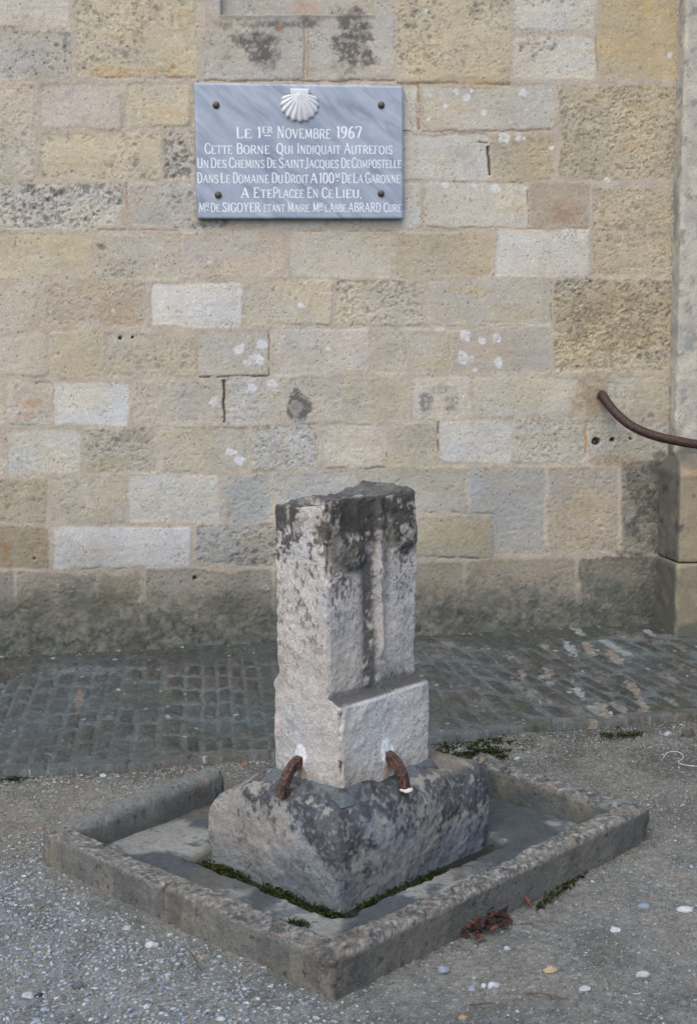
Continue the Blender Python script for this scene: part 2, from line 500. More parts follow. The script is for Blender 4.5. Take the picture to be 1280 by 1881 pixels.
    for a in [(898,268,898,322,3.4,dk,.95,.01,.9),(897,262,880,258,2.5,dk),(411,698,411,778,3.2,dk,.95,.01,.7),(366,692,492,692,2.4,dk,.8,.006,.2),(735,151,760,240,2.6,pk,.5,.003,.0),
              (768,155,769,240,3.2,pk,.8,.004,.6),(740,241,755,241,2,dk),(775,242,1010,239,2.4,pk,.7,.003,.3),(740,331,960,335,2.2,dk,.5,.003,.0),(969,345,970,410,2.4,dk,.55,.004,.4),
              (850,418,1080,420,2.2,pk,.6,.003,.1),(180,422,330,424,2.4,pk,.6),(140,143,360,143,3,pk,.5),(375,148,725,148,2.5,(120,98,84),.8,.004,.6),(728,152,940,154,4,(128,108,84),.75,.004,.4),
              (493,608,494,690,2.6,dk,.6,.004,.2),(560,28,560,145,2.2,pk,.7,.002,.7),(567,28,567,145,2.2,pk,.55,.002,.6),(1076,776,1076,835,4,(160,130,88),.8,.003,.8),(806,775,806,830,2.4,dk,.7,.004,.2),
              (413,779,530,777,2.2,dk,.6,.004,0),(590,862,710,860,2.4,dk,.65,.004,0),(700,778,712,850,2.2,(150,120,80),.7,.003,0),(780,943,905,943,2.4,dk,.55,.004,.0),(765,1024,906,1024,2.4,dk,.7,.005,.1),
              (120,1047,300,1040,2.2,dk,.5),(232,335,234,420,3,pk,.5),(520,425,720,424,2,pk,.5),(530,597,990,597,2,dk,.4,.003,-.1),(1012,515,1013,595,2.2,dk,.4),(1095,66,1096,145,2.2,dk,.35)]:
        line(*a)
    # stains with shapes of their own
    stain(460,75,55,48,(88,82,78),.85,.8); stain(655,72,42,60,(80,76,72),.85,.85); stain(500,45,120,14,(96,90,84),.8,.6); stain(490,95,30,50,(98,92,86),.6,.9,seed=36)
    stain(640,110,30,50,(96,92,86),.55,.9,seed=33); stain(516,50,10,18,(150,118,92),.7,.4); stain(563,35,55,10,(112,104,98),.7,.6); stain(560,15,40,22,(178,148,126),.6,.4)
    stain(548,745,26,30,(98,95,88),.95,.55,.2); stain(546,748,12,10,(142,140,134),.8,.3,.2)
    stain(780,735,18,36,(112,110,106),.8,.6); stain(828,735,18,40,(112,110,106),.75,.6); stain(804,715,40,16,(120,117,112),.5,.6)
    stain(1085,735,48,60,(142,122,96),.75,.35); stain(1180,735,40,50,(150,142,124),.5,.5); stain(1100,690,70,30,(150,134,112),.6,.5); stain(1120,848,90,14,(142,122,98),.7,.4); stain(985,768,100,12,(150,140,126),.6,.5)
    stain(50,740,48,14,(176,138,108),.7,.7); stain(55,765,30,10,(176,142,114),.5,.7); stain(200,570,90,30,(166,138,110),.5,.9,seed=35); stain(860,535,75,18,(190,166,122),.7,.7,.9); stain(1190,25,60,45,(186,158,108),.6,.7,.9)
    stain(870,150,120,12,(178,150,98),.6,.5); stain(235,130,130,14,(190,160,106),.6,.5); stain(1040,385,40,22,(156,128,100),.7,.5); stain(850,290,44,40,(164,158,150),.7,.4)
    stain(1140,415,22,12,(150,138,124),.8,.4); stain(1205,430,28,14,(150,138,124),.8,.4); stain(1055,620,22,10,(138,124,104),.8,.5)
    for (x, y, q, z_) in ((1130,620,60,40),(1110,560,70,30)): stain(x,y,q,z_,(140,124,102),.6,1.0,.3,1.6,seed=37)
    stain(10,1010,26,45,(140,104,62),.7,.4); stain(870,895,22,60,(152,158,162),.6,.6); stain(960,930,110,70,(142,146,146),.35,.8); stain(600,900,120,50,(150,156,158),.4,.8); stain(450,920,60,60,(140,148,148),.5,.8); stain(540,810,50,40,(176,180,182),.5,.9)
    stain(890,640,46,50,(182,160,142),.4,.6); stain(60,650,110,80,(172,160,140),.35,.7)
    # white lichen rosettes / paint dots
    rl = random.Random(9)
    for (x, y, r) in [(838,168,7),(856,180,6),(866,166,4),(960,170,9),(890,205,7),(818,196,6),(787,220,5),(790,175,4),(818,340,6),(910,345,8),(870,340,5),(965,345,5),(925,253,10),(955,252,9),(1013,272,5),(855,618,10),(912,622,9),(885,625,7),(852,658,14),(912,665,9),(872,678,5),(490,1078,8),(384,482,5),(255,208,4),(440,640,10),(470,660,14),(480,632,9),(455,668,8),(395,735,9),(465,712,10),(500,705,8),(555,560,6),(600,640,5),(210,570,5),(560,520,4),(118,835,3),(1230,100,5),(780,20,5),(1115,330,5),(425,830,10),(440,845,9)]:
        stain(x, y, r * 1.25, r * 1.15, (208, 208, 206), .85, .5, .3, 2.5, seed=40)
        stain(x, y, r * .5, r * .5, (190, 188, 184), .5, .4, .3, 2.5, seed=41)
    stain(1104, 726, 13, 13, (62, 52, 46), .8, .4, .5, 2)
    stain(1112, 752, 14, 30, (126, 104, 84), .4, .7, .8)
    # holes
    for (x, y, r) in [(1094,811,7),(1124,808,5),(222,621,3.5),(358,1062,3.5),(244,620,3),(64,1026,2),(1158,807,2.5)]:
        q = stain(x, y, r * 1.3, r * 1.3, (38, 34, 30), .97, .3, .3, 2)
        H[q[0]] -= .02 * q[1]
    # splash-back algae and dirt along the foot of the wall
    nb = fb2(U * 2.2, Z * 2.2, 51, 5, .6)
    nn2 = fb2(U * 16, Z * 16, 53, 5, .65)
    a1 = sst(930, 1120, Y + 60 * nb + 20 * nn2)
    col = mix(col, S(118, 113, 101), a1 * .5)
    a2 = sst(1062, 1150, Y + 34 * nb + 22 * nn2 + np.clip((X - 760) / 500, 0, 1) * 20 + np.clip(-X + 300, 0, 300) * .02)
    g = S(80, 83, 76)
    col = mix(col, g, a2 * .86)
    col = mix(col, S(74, 78, 74), sst(1140, 1185, Y + 20 * nn2) * .35)
    mot = fb2(U * 34, Z * 34, 54, 4, .75)
    col = col * (1 + .55 * mot * a2)[..., None]
    col = mix(col, S(128, 124, 108), a2 * sst(.3, .7, fb2(U * 9, Z * 12, 57, 4, .7)) * .5)
    col = mix(col, S(64, 68, 58), a2 * sst(.1, .7, fb2(U * 5, Z * 7, 58, 4, .7)) * .5)
    H += .0022 * a2 * mot + .004 * a2 * (.5 + .5 * nn2)
    stain(1190,960,52,140,(84,84,76),.9,.8,seed=55); stain(1120,1075,110,50,(92,94,84),.75,.8,seed=56); stain(1215,850,40,40,(94,94,84),.75,.8,seed=57); stain(1140,1110,80,40,(78,82,72),.8,.9,seed=59)
    stain(430,1115,90,36,(92,88,76),.6,.8,seed=58); stain(120,1110,160,30,(98,96,82),.6,.8,seed=60)
    # pale grains everywhere (broken shell in the limestone)
    gr = dots(U, Z, .02, .35, .002, .0045, 61)
    col = mix(col, np.minimum(col * 1.5, .75), gr * .45)
    gd = dots(U, Z, .026, .25, .002, .005, 65)
    col = mix(col, col * .55, gd * .6)
    H -= .003 * gd
    # sunk tablet over the plaque
    rec = sst(-1.5, 1.5, X + .4 * wx - 407) * sst(-1.5, 1.5, 686 - X - .4 * wx) * sst(-1.5, 1.5, 26 - Y - .4 * wy)
    H -= .045 * rec
    ledge = sst(10, 2, np.abs(Y - 30 + wy)) * (X > 405) * (X < 690)
    col = mix(col, S(104, 98, 92), ledge * .45)
    return U, Z, H, col

U, Z, H, C = build_wall()
wall_t = thing('stone_wall', 'weathered beige limestone block wall with algae-dark foot, carrying the plaque', 'wall', W3(1.6, 0))
V = WP + U[..., None] * WU + H[..., None] * WN + Z[..., None] * np.array([0, 0, 1.0])
put(mesh_obj('masonry', V, grid_faces(*U.shape, flip=True), M_wall, C), wall_t)
# the plain upper wall and the wall to either side, above and beyond the photograph
def slab(u0, u1, z0, z1, out, thick):
    q = [W3(u0, z0, out), W3(u1, z0, out), W3(u1, z1, out), W3(u0, z1, out), W3(u0, z0, out - thick), W3(u1, z0, out - thick), W3(u1, z1, out - thick), W3(u0, z1, out - thick)]
    return q, [(0, 1, 2, 3), (5, 4, 7, 6), (4, 0, 3, 7), (1, 5, 6, 2), (3, 2, 6, 7), (4, 5, 1, 0)]
vs, fs = [], []
for a in ((-7, -1.25, -.1, 7.5, 0, .5), (4.4, 9, -.1, 7.5, 0, .5), (-1.25, 4.4, 3.545, 7.5, 0, .5)):
    q, f = slab(*a)
    fs += [tuple(i + len(vs) for i in t) for t in f]
    vs += q
put(mesh_obj('upper_masonry', vs, fs, M_wall, np.tile(S(180, 167, 143), (len(vs), 1)), smooth=False), wall_t)

# ================================================================== PILASTER at the right
M_pil = stone_mat('pilaster_limestone', bump=0.5, scale=150, var=0.28, pits=.3, pscale=62)
u_pl = wall(1207, 960)[0]
z_f = wall(1245, 870, .25)[1]
z_w = z_f + .075
pil = thing('stone_pilaster', 'grey limestone pilaster with stepped plinth rising at the right end of the wall', 'pilaster', W3(u_pl + .3, 0))
def wallframe(Vl, u0, z0):
    return WP + (Vl[:, :1] + u0) * WU + (Vl[:, 1:2]) * WN + (Vl[:, 2:] + z0) * np.array([0, 0, 1.0])
def pil_piece(name, u0, width, proj, z0, z1, r, base, seed, cham=0.0, joints=()):
    Vl, F, Nn = rbox(width, proj + .05, z1 - z0, r, .012)
    Vl[:, 1] -= .05
    n1 = fb3(Vl, 14, seed, 4, .6)
    n2 = fb3(Vl, 60, seed + 9, 3, .7)
    Vl = Vl + Nn * (.004 * n1 + .0015 * n2)[:, None]
    zz = Vl[:, 2] + z0
    if cham:
        t = np.clip((zz - (z1 - cham)) / cham, 0, 1) ** .9
        Vl[:, 1] = np.where(Vl[:, 1] > .09, Vl[:, 1] + (.095 - Vl[:, 1]) * t, Vl[:, 1])
        Vl[:, 0] = Vl[:, 0] + .05 * t * (1 - Vl[:, 0] / width)
    c = S(*base) * (1 + .12 * n1 + .08 * n2)[:, None]
    for zj in joints:
        jm = sst(.008, .003, np.abs(zz - zj + .002 * n1))
        c = mix(c, S(184, 166, 146), jm * .7)
        Vl[:, 1] -= .002 * jm
    return Vl, F, Nn, c, n1, n2, zz
js = [wall(1260, y, .09)[1] for y in (155, 341, 520, 690)]
Vl, F, Nn, c, n1, n2, zz = pil_piece('shaft', 0, .62, .09, z_w - .06, 3.6, .008, (176, 169, 154), 91, joints=js + [3.2])
c = mix(c, S(190, 182, 168), sst(.0, .5, n1) * .5)
c = mix(c, S(140, 140, 138), sst(.1, .45, fb3(Vl, 7, 95, 5, .65)) * .75)
c = mix(c, S(198, 188, 168), sst(.15, .5, fb3(Vl, 6, 96, 5, .65)) * .7)
c = mix(c, S(116, 114, 110), sst(.35, .55, fb3(Vl, 22, 97, 4, .7)) * .6)
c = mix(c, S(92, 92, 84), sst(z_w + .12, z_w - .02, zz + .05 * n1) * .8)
u_sh = wall(1227, 780)[0]
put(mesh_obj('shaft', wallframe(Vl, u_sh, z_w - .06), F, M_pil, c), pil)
q, f = slab(u_sh + .003, u_sh + .617, 3.598, 7.5, .088, .3)
put(mesh_obj('upper_shaft', q, f, M_pil, np.tile(S(168, 163, 153), (8, 1)), smooth=False), pil)
z_j = wall(1243, 1035, .25)[1]
Vl, F, Nn, c, n1, n2, zz = pil_piece('plinth', 0, .72, .25, z_j, z_w, .01, (150, 136, 112), 101, cham=.075)
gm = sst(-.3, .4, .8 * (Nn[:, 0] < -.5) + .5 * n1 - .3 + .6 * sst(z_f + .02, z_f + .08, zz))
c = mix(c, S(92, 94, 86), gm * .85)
c = mix(c, S(168, 132, 92), sst(.2, .6, n1 - .3) * (Nn[:, 1] > .5) * .6)
c = mix(c, S(70, 68, 70), sst(.5, .62, fb3(Vl, 18, 111, 3)) * .8)
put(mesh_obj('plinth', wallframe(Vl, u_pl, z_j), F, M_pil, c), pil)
Vl, F, Nn, c, n1, n2, zz = pil_piece('footing', 0, .74, .262, -.06, z_j - .004, .014, (134, 124, 104), 121)
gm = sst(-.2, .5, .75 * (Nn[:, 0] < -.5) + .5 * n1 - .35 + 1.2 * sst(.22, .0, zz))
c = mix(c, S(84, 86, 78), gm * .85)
c = mix(c, S(172, 160, 130), sst(.02, .0, np.hypot(Vl[:, 0], Vl[:, 1] - .26)) * sst(-.2, .5, n1 + .2) * .8)
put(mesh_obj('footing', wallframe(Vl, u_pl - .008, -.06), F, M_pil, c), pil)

# ================================================================== PLAQUE
T = .028
def pq(px, py):
    return wall(px, py, .006 + T)
pu0, pz1 = pq(356.5, 151.5)
pu1, _ = pq(740, 151)
_, pz0 = pq(550, 402)
PLX = thing('memorial_plaque', 'blue-grey marble plaque with white French inscription and scallop shell, bolted to the wall', 'plaque', W3((pu0 + pu1) / 2, pz0, .006))
M_marble = bpy.data.materials.new('grey_marble')
M_marble.use_nodes = True
t_ = M_marble.node_tree
N, L = t_.nodes, t_.links
bs = N['Principled BSDF']
co = N.new('ShaderNodeTexCoord')
mp = N.new('ShaderNodeMapping')
mp0 = N.new('ShaderNodeMapping')
mp0.inputs['Rotation'].default_value = (0, math.radians(-40), 0)
L.new(co.outputs['Object'], mp0.inputs['Vector'])
mp.inputs['Scale'].default_value = (2.5, 6, 11)
L.new(mp0.outputs[0], mp.inputs['Vector'])
n1_ = N.new('ShaderNodeTexNoise')
n1_.inputs['Scale'].default_value = 1.6
n1_.inputs['Detail'].default_value = 8
n1_.inputs['Roughness'].default_value = .62
n1_.inputs['Distortion'].default_value = .8
L.new(mp.outputs[0], n1_.inputs['Vector'])
rp = N.new('ShaderNodeValToRGB')
e = rp.color_ramp.elements
e[0].position, e[0].color = .32, (*S(130, 138, 150), 1)
e[1].position, e[1].color = .72, (*S(176, 182, 189), 1)
k = rp.color_ramp.elements.new(.5)
k.color = (*S(156, 164, 175), 1)
L.new(n1_.outputs['Fac'], rp.inputs[0])
n2_ = N.new('ShaderNodeTexNoise')
n2_.inputs['Scale'].default_value = 5
n2_.inputs['Detail'].default_value = 4
L.new(co.outputs['Object'], n2_.inputs['Vector'])
mxx = N.new('ShaderNodeMix')
mxx.data_type = 'RGBA'
mxx.blend_type = 'MULTIPLY'
r2_ = N.new('ShaderNodeValToRGB')
r2_.color_ramp.elements[0].position, r2_.color_ramp.elements[0].color = .35, (.78, .82, .88, 1)
r2_.color_ramp.elements[1].position, r2_.color_ramp.elements[1].color = .65, (1, 1, 1, 1)
L.new(n2_.outputs['Fac'], r2_.inputs[0])
mxx.inputs[0].default_value = 1
L.new(rp.outputs[0], mxx.inputs[6])
L.new(r2_.outputs[0], mxx.inputs[7])
L.new(mxx.outputs[2], bs.inputs['Base Color'])
bs.inputs['Roughness'].default_value = .42
bs.inputs['Specular IOR Level'].default_value = .4
Vl, F, Nn = rbox(pu1 - pu0, T, pz1 - pz0, .003, .01)
# a touch of wear along the arris
Vl = Vl + Nn * (.0006 * fb3(Vl, 30, 5, 3))[:, None]
# build in wall-local axes with the object turned to the wall, so the marble texture lies in the slab
def wall_obj(name, Vloc, F, mat, u, z, out, col=None, smooth=True, parent=PLX):
    """Vloc: x along wall, y out of wall, z up"""
    Vloc = np.asarray(Vloc, float).reshape(-1, 3).copy()
    Vloc[:, 1] *= -1
    o = mesh_obj(name, Vloc, F, mat, col, None, smooth)
    o.location = W3(u, z, out)
    o.rotation_euler = (0, 0, YAW)
    if parent:
        put(o, parent)
    return o
def flipF(F):
    return F[:, ::-1] if isinstance(F, np.ndarray) else [tuple(reversed(f)) for f in F]
slab_o = wall_obj('slab', Vl, flipF(F), M_marble, pu0, pz0, .006)

# --- stroke lettering: narrow roman capitals with wedge serifs
GLY = {   # lists of strokes; (pts, weight) with weight 't' thick, 'n' thin; box is 0..w x 0..1
 'A': (.78, [([(.06,0),(.40,1)],'n'), ([(.40,1),(.72,0)],'t'), ([(.18,.36),(.60,.36)],'n')], [(.06,0),(.72,0)]),
 'B': (.66, [([(.14,0),(.14,1)],'t'), ([(.14,1),(.40,.98),(.54,.86),(.52,.66),(.38,.55),(.14,.53)],'m'), ([(.38,.55),(.56,.44),(.60,.24),(.48,.04),(.14,0)],'m')], [(.14,0),(.14,1)]),
 'C': (.70, [([(.64,.78),(.56,.94),(.40,1),(.22,.92),(.10,.70),(.10,.32),(.22,.08),(.40,0),(.56,.06),(.65,.22)],'m')], []),
 'D': (.72, [([(.14,0),(.14,1)],'t'), ([(.14,1),(.38,.98),(.58,.82),(.64,.5),(.58,.18),(.38,.02),(.14,0)],'m')], [(.14,0),(.14,1)]),
 'E': (.62, [([(.14,0),(.14,1)],'t'), ([(.14,.975),(.54,.975),(.56,.84)],'n'), ([(.14,.52),(.44,.52)],'n'), ([(.14,.025),(.56,.025),(.58,.17)],'n')], [(.14,0),(.14,1)]),
 'F': (.58, [([(.14,0),(.14,1)],'t'), ([(.14,.975),(.52,.975),(.54,.84)],'n'), ([(.14,.52),(.42,.52)],'n')], [(.14,0),(.14,1)]),
 'G': (.74, [([(.64,.78),(.56,.94),(.40,1),(.22,.92),(.10,.70),(.10,.32),(.22,.08),(.40,0),(.56,.04),(.64,.12)],'m'), ([(.64,.05),(.64,.42)],'t'), ([(.48,.43),(.72,.43)],'n')], []),
 'H': (.76, [([(.14,0),(.14,1)],'t'), ([(.62,0),(.62,1)],'t'), ([(.14,.52),(.62,.52)],'n')], [(.14,0),(.14,1),(.62,0),(.62,1)]),
 'I': (.32, [([(.16,0),(.16,1)],'t')], [(.16,0),(.16,1)]),
 'J': (.44, [([(.30,1),(.30,.14),(.22,-.04),(.08,-.06),(.02,.04)],'t')], [(.30,1)]),
 'L': (.58, [([(.14,0),(.14,1)],'t'), ([(.14,.025),(.52,.025),(.54,.2)],'n')], [(.14,0),(.14,1)]),
 'M': (.92, [([(.12,0),(.16,1)],'n'), ([(.16,1),(.45,.12)],'t'), ([(.45,.12),(.74,1)],'n'), ([(.74,1),(.80,0)],'t')], [(.12,0),(.16,1),(.74,1),(.80,0)]),
 'N': (.80, [([(.14,0),(.14,1)],'n'), ([(.14,1),(.64,0)],'t'), ([(.64,0),(.64,1)],'n')], [(.14,0),(.14,1),(.64,1)]),
 'O': (.76, [([(.38,1),(.20,.92),(.09,.68),(.09,.32),(.20,.08),(.38,0),(.56,.08),(.67,.32),(.67,.68),(.56,.92),(.38,1)],'m')], []),
 'P': (.62, [([(.14,0),(.14,1)],'t'), ([(.14,1),(.42,.98),(.55,.86),(.55,.62),(.42,.49),(.14,.47)],'m')], [(.14,0),(.14,1)]),
 'Q': (.78, [([(.38,1),(.20,.92),(.09,.68),(.09,.32),(.20,.08),(.38,0),(.56,.08),(.67,.32),(.67,.68),(.56,.92),(.38,1)],'m'), ([(.40,.12),(.60,-.12),(.76,-.16)],'t')], []),
 'R': (.70, [([(.14,0),(.14,1)],'t'), ([(.14,1),(.42,.98),(.54,.86),(.54,.64),(.42,.51),(.14,.49)],'m'), ([(.36,.49),(.64,0)],'t')], [(.14,0),(.14,1),(.64,0)]),
 'S': (.58, [([(.48,.80),(.44,.94),(.30,1),(.14,.93),(.09,.76),(.18,.60),(.38,.46),(.50,.30),(.46,.10),(.30,0),(.14,.05),(.07,.20)],'m')], []),
 'T': (.66, [([(.33,0),(.33,1)],'t'), ([(.05,.82),(.06,.975),(.60,.975),(.61,.82)],'n')], [(.33,0)]),
 'U': (.74, [([(.14,1),(.14,.24),(.24,.04),(.40,0),(.54,.06),(.62,.24),(.62,1)],'m')], [(.14,1),(.62,1)]),
 'V': (.74, [([(.08,1),(.36,0)],'t'), ([(.36,0),(.66,1)],'n')], [(.08,1),(.66,1)]),
 'Y': (.70, [([(.08,1),(.34,.48)],'t'), ([(.34,.48),(.62,1)],'n'), ([(.34,.48),(.34,0)],'t')], [(.08,1),(.62,1),(.34,0)]),
 '1': (.36, [([(.20,0),(.20,1)],'t'), ([(.20,1),(.06,.84)],'n')], [(.20,0)]),
 '9': (.60, [([(.48,.66),(.40,.46),(.24,.44),(.10,.56),(.09,.80),(.20,.97),(.36,.98),(.48,.84),(.49,.60),(.40,.24),(.22,.02),(.10,.06)],'m')], []),
 '6': (.60, [([(.46,.94),(.34,.98),(.18,.76),(.09,.42),(.11,.14),(.24,.01),(.40,.05),(.50,.22),(.47,.44),(.34,.56),(.18,.50),(.11,.36)],'m')], []),
 '7': (.56, [([(.06,.84),(.07,.97),(.52,.97),(.38,.50),(.24,0)],'m')], []),
 '0': (.62, [([(.31,1),(.16,.90),(.09,.66),(.09,.34),(.16,.10),(.31,0),(.46,.10),(.53,.34),(.53,.66),(.46,.90),(.31,1)],'m')], []),
 '.': (.22, [([(.08,.0),(.08,.09)],'t')], []),
 ',': (.24, [([(.13,.06),(.06,-.14)],'t')], []),
}
TH = {'t': .135, 'n': .085, 'm': .12}
def stroke(pts, wd, V, F, jit):
    P = np.array(pts, float)
    if len(P) > 3:
        P = catmull(P, 3)
    D = np.gradient(P, axis=0)
    D /= np.maximum(np.linalg.norm(D, axis=1, keepdims=True), 1e-6)
    Nn = np.stack([-D[:, 1], D[:, 0]], 1)
    b = len(V)
    for i, (p, n) in enumerate(zip(P, Nn)):
        k = wd * .5 * (1 + jit.uniform(-.08, .08))
        if wd == TH['m'] * 1.0 and len(P) > 3:      # modelled stroke: thinner where it runs level
            k *= .68 + .5 * abs(D[i, 1])
        V.append(p + n * k)
        V.append(p - n * k)
    for i in range(len(P) - 1):
        F.append((b + 2 * i, b + 2 * i + 1, b + 2 * i + 3, b + 2 * i + 2))
def word_mesh(word, x0, x1, yb, cap, small=.78, allcaps=None, jit=random.Random(4)):
    """word squeezed into x0..x1 on baseline yb -> verts (x,z), faces"""
    wd, seq = 0, []
    for i, ch in enumerate(word):
        k = 1.0 if (i == 0 or allcaps) and allcaps != 'small' else small
        seq.append((ch, k, wd))
        wd += GLY[ch][0] * (k if k == 1 else k * 1.12) + .05
    wd -= .05
    sx = (x1 - x0) / wd
    V, F = [], []
    for ch, k, ox in seq:
        Vg, Fg = [], []
        _, sts, serifs = GLY[ch]
        for pts, wgt in sts:
            stroke(pts, TH[wgt], Vg, Fg, jit)
        for (sx_, sy_) in serifs:
            e = .03 if sy_ < .5 else -.03
            b = len(Vg)
            Vg += [np.array(p) for p in ((sx_ - .13, sy_), (sx_ + .13, sy_), (sx_ + .05, sy_ + e * 2.2), (sx_ - .05, sy_ + e * 2.2))]
            Fg.append((b, b + 1, b + 2, b + 3))
        b = len(V)
        dz = jit.uniform(-.015, .015)
        for p in Vg:
            V.append(((p[0] * (k if k == 1 else k * 1.12) + ox) * sx + x0, (p[1] * k + dz) * cap + yb))
        F += [tuple(i + b for i in f) for f in Fg]
    return V, F
CX = lambda x: 340 + x / 2.9091
CY = lambda y: y / 2.9091
LINES = [
 (738, 678, [('LE',272,355,0),('1',385,408,0),('^ER',413,468,0),('NOVEMBRE',492,778,0),('1967',808,942,1)]),
 (821, 768, [('CETTE',105,253,0),('BORNE',275,452,0),('QUI',488,578,0),('INDIQUAIT',598,830,0),('AUTREFOIS',848,1107,0)]),
 (897, 845, [('UN',65,128,0),('DES',137,222,0),('CHEMINS',235,425,0),('DE',437,490,0),('SAINT',502,637,0),('JACQUES',642,820,0),('DE',832,885,0),('COMPOSTELLE',890,1155,0)]),
 (978, 924, [('DANS',65,177,0),('LE',190,243,0),('DOMAINE',255,448,0),('DU',462,523,0),('DROIT',533,660,0),('A',668,706,0),('100',716,796,1),('^M',800,828,0),('DE',835,890,0),('LA',897,950,0),('GARONNE',962,1148,0)]),
 (1057, 1003, [('A',300,340,0),('ETE',365,468,0),('PLACEE',470,635,0),('EN',652,712,0),('CE',730,790,0),('LIEU,',803,945,0)]),
 (1132, 1084, [('M',75,108,0),('^R',109,132,0),('DE',137,187,0),('SIGOYER',200,402,1),('ETANT',420,533,'small'),('MAIRE.',548,672,0),('M',682,716,0),('^R',718,740,0),('L',746,764,'small'),('ABBE',770,860,0),('ABRARD',870,1045,1),('CURE',1060,1155,0)]),
]
M_let = plain_mat('white_letter_paint', S(214, 216, 218, .88), rough=.8, spec=.1, var=.12, scale=120, bump=.05)
for yb_, yt_, words in LINES:
    for (wd, xa, xb, ac) in words:
        ua, zb_ = pq(CX(xa), CY(yb_))
        ub, zt_ = pq(CX(xb), CY(yt_))
        cap = zt_ - zb_
        if wd[0] == '^':
            v, f = word_mesh(wd[1:], ua, ub, zb_ + cap * .45, cap * .55, 1.0)
            b = len(v)
            v += [(ua + .2 * (ub - ua), zb_ + cap * .18), (ub - .2 * (ub - ua), zb_ + cap * .18), (ub - .2 * (ub - ua), zb_ + cap * .27), (ua + .2 * (ub - ua), zb_ + cap * .27)]
            f.append((b, b + 1, b + 2, b + 3))
        else:
            v, f = word_mesh(wd, ua, ub, zb_, cap, .8, ac)
        V, F = v, f
        V3 = [(x - pu0, .0008, z - pz0) for x, z in V]
        # overlapping strokes must not share a plane: step each face out a hair
        VV, FF = [], []
        for i, f in enumerate(F):
            b = len(VV)
            dq = (i % 7) * .00006
            VV += [(V3[j][0], V3[j][1] + dq, V3[j][2]) for j in f]
            FF.append(tuple(range(b, b + 4)))
        # both windings occur: make all of them face out of the wall
        out = []
        for f in FF:
            a, b, c_ = VV[f[0]], VV[f[1]], VV[f[2]]
            s = (b[0] - a[0]) * (c_[2] - a[2]) - (b[2] - a[2]) * (c_[0] - a[0])
            out.append(f if s > 0 else tuple(reversed(f)))
        wall_obj('inscription_word', VV, out, M_let, pu0, pz0, .006 + T, smooth=False)
# --- scallop shell
def shell():
    cu, cz = pq(CX(611), CY(498))
    sc_ = (pq(CX(705), CY(500))[0] - pq(CX(521), CY(500))[0]) / 2
    na, nr = 121, 26
    A, Rr = np.meshgrid(np.linspace(-1, 1, na), np.linspace(0, 1, nr), indexing='ij')
    ang = A * math.radians(88)
    ribs = 11
    rib = np.cos(A * math.pi * ribs)
    # outline: fan, narrower at the shoulders
    Rmax = sc_ * (1.06 + .58 * np.cos(ang) ** 1.0 * (1 - .02) ) * (1 + .03 * rib)
    rad = Rmax * Rr
    x = np.sin(ang * .92) * rad * np.where(np.abs(A) > .7, 1 - .1 * (np.abs(A) - .7) / .3, 1)
    z = -np.cos(ang * .92) * rad
    dome = .020 * np.sqrt(np.clip(1 - (Rr * .98) ** 2.6, 0, 1)) * (1 - .35 * A ** 2) + .002
    y = dome + .0024 * rib * Rr * (1 - .2 * Rr)
    y = np.where(Rr >= 1, 0, y)
    Vs = np.stack([x, y, z], -1).reshape(-1, 3)
    Fs = [tuple(f) for f in grid_faces(na, nr, flip=True)]
    sh = wall_obj('scallop_shell', Vs, Fs, M_shell, cu, cz, .006 + T)
    w2 = (pq(CX(660), CY(490))[0] - pq(CX(560), CY(490))[0])
    h2 = pq(CX(600), CY(477))[1] - pq(CX(600), CY(510))[1]
    vb, fb_, _ = rbox(w2, .016, h2, .003, .006)
    hg = wall_obj('hinge', vb, flipF(fb_), M_shell, cu - w2 / 2, cz - .3 * h2, .006 + T - .003, parent=None)
    hg.parent = sh
    hg.matrix_parent_inverse = (Matrix.Translation(Vector(sh.location)) @ Matrix.Rotation(YAW, 4, 'Z')).inverted()
M_shell = plain_mat('carved_white_marble', S(190, 190, 190, .85), rough=.55, spec=.3, var=.08, scale=40)
shell()
# --- four dome bolts
M_bolt = plain_mat('dark_bronze', S(84, 76, 68), rough=.5, metal=.3, var=.3, scale=150)
for bx_, by_ in ((166, 562), (1047, 562), (177, 1042), (1046, 1034)):
    u, z = pq(CX(bx_), CY(by_))
    V, F = [], []
    prof = [(.0155, 0), (.0155, .004), (.013, .009), (.0085, .0125), (.004, .0138)]
    for r, h in prof:
        for j in range(18):
            a = j / 18 * 2 * math.pi
            V.append((r * math.cos(a), h, r * math.sin(a)))
    for i in range(4):
        for j in range(18):
            F.append((i * 18 + j, i * 18 + (j + 1) % 18, (i + 1) * 18 + (j + 1) % 18, (i + 1) * 18 + j))
    F.append(tuple(4 * 18 + j for j in range(18)))
    wall_obj('bolt', V, F, M_bolt, u, z, .006 + T - .0005)

# ================================================================== HANDRAIL
M_iron = plain_mat('brown_painted_iron', S(62, 48, 41, .6), rough=.62, metal=.0, spec=.25, var=.4, scale=110, bump=.4, col2=S(84, 63, 52, .65))
pts = []
for px, py, out in ((1105,726,-.05),(1106,727,.012),(1118,744,.06),(1136,764,.11),(1162,784,.16),(1200,800,.20),(1240,809.5,.235),(1285,817,.27),(1400,832,.34),(1560,850,.42)):
    u, z = wall(px, py, out)
    pts.append(W3(u, z, out))
e_ = pts[-1]
pts += [e_ + WU * .12 - WN * .08 + np.array([0, 0, -.01]), e_ + WU * .16 - WN * .30, e_ + WU * .17 - WN * .5]
V, F = sweep(catmull(pts, 7), lambda i: circ(.0215, 16))
hr = mesh_obj('handrail', V, F, M_iron)
tag(hr, 'brown iron handrail bar curving out of the wall towards the pilaster', 'handrail')

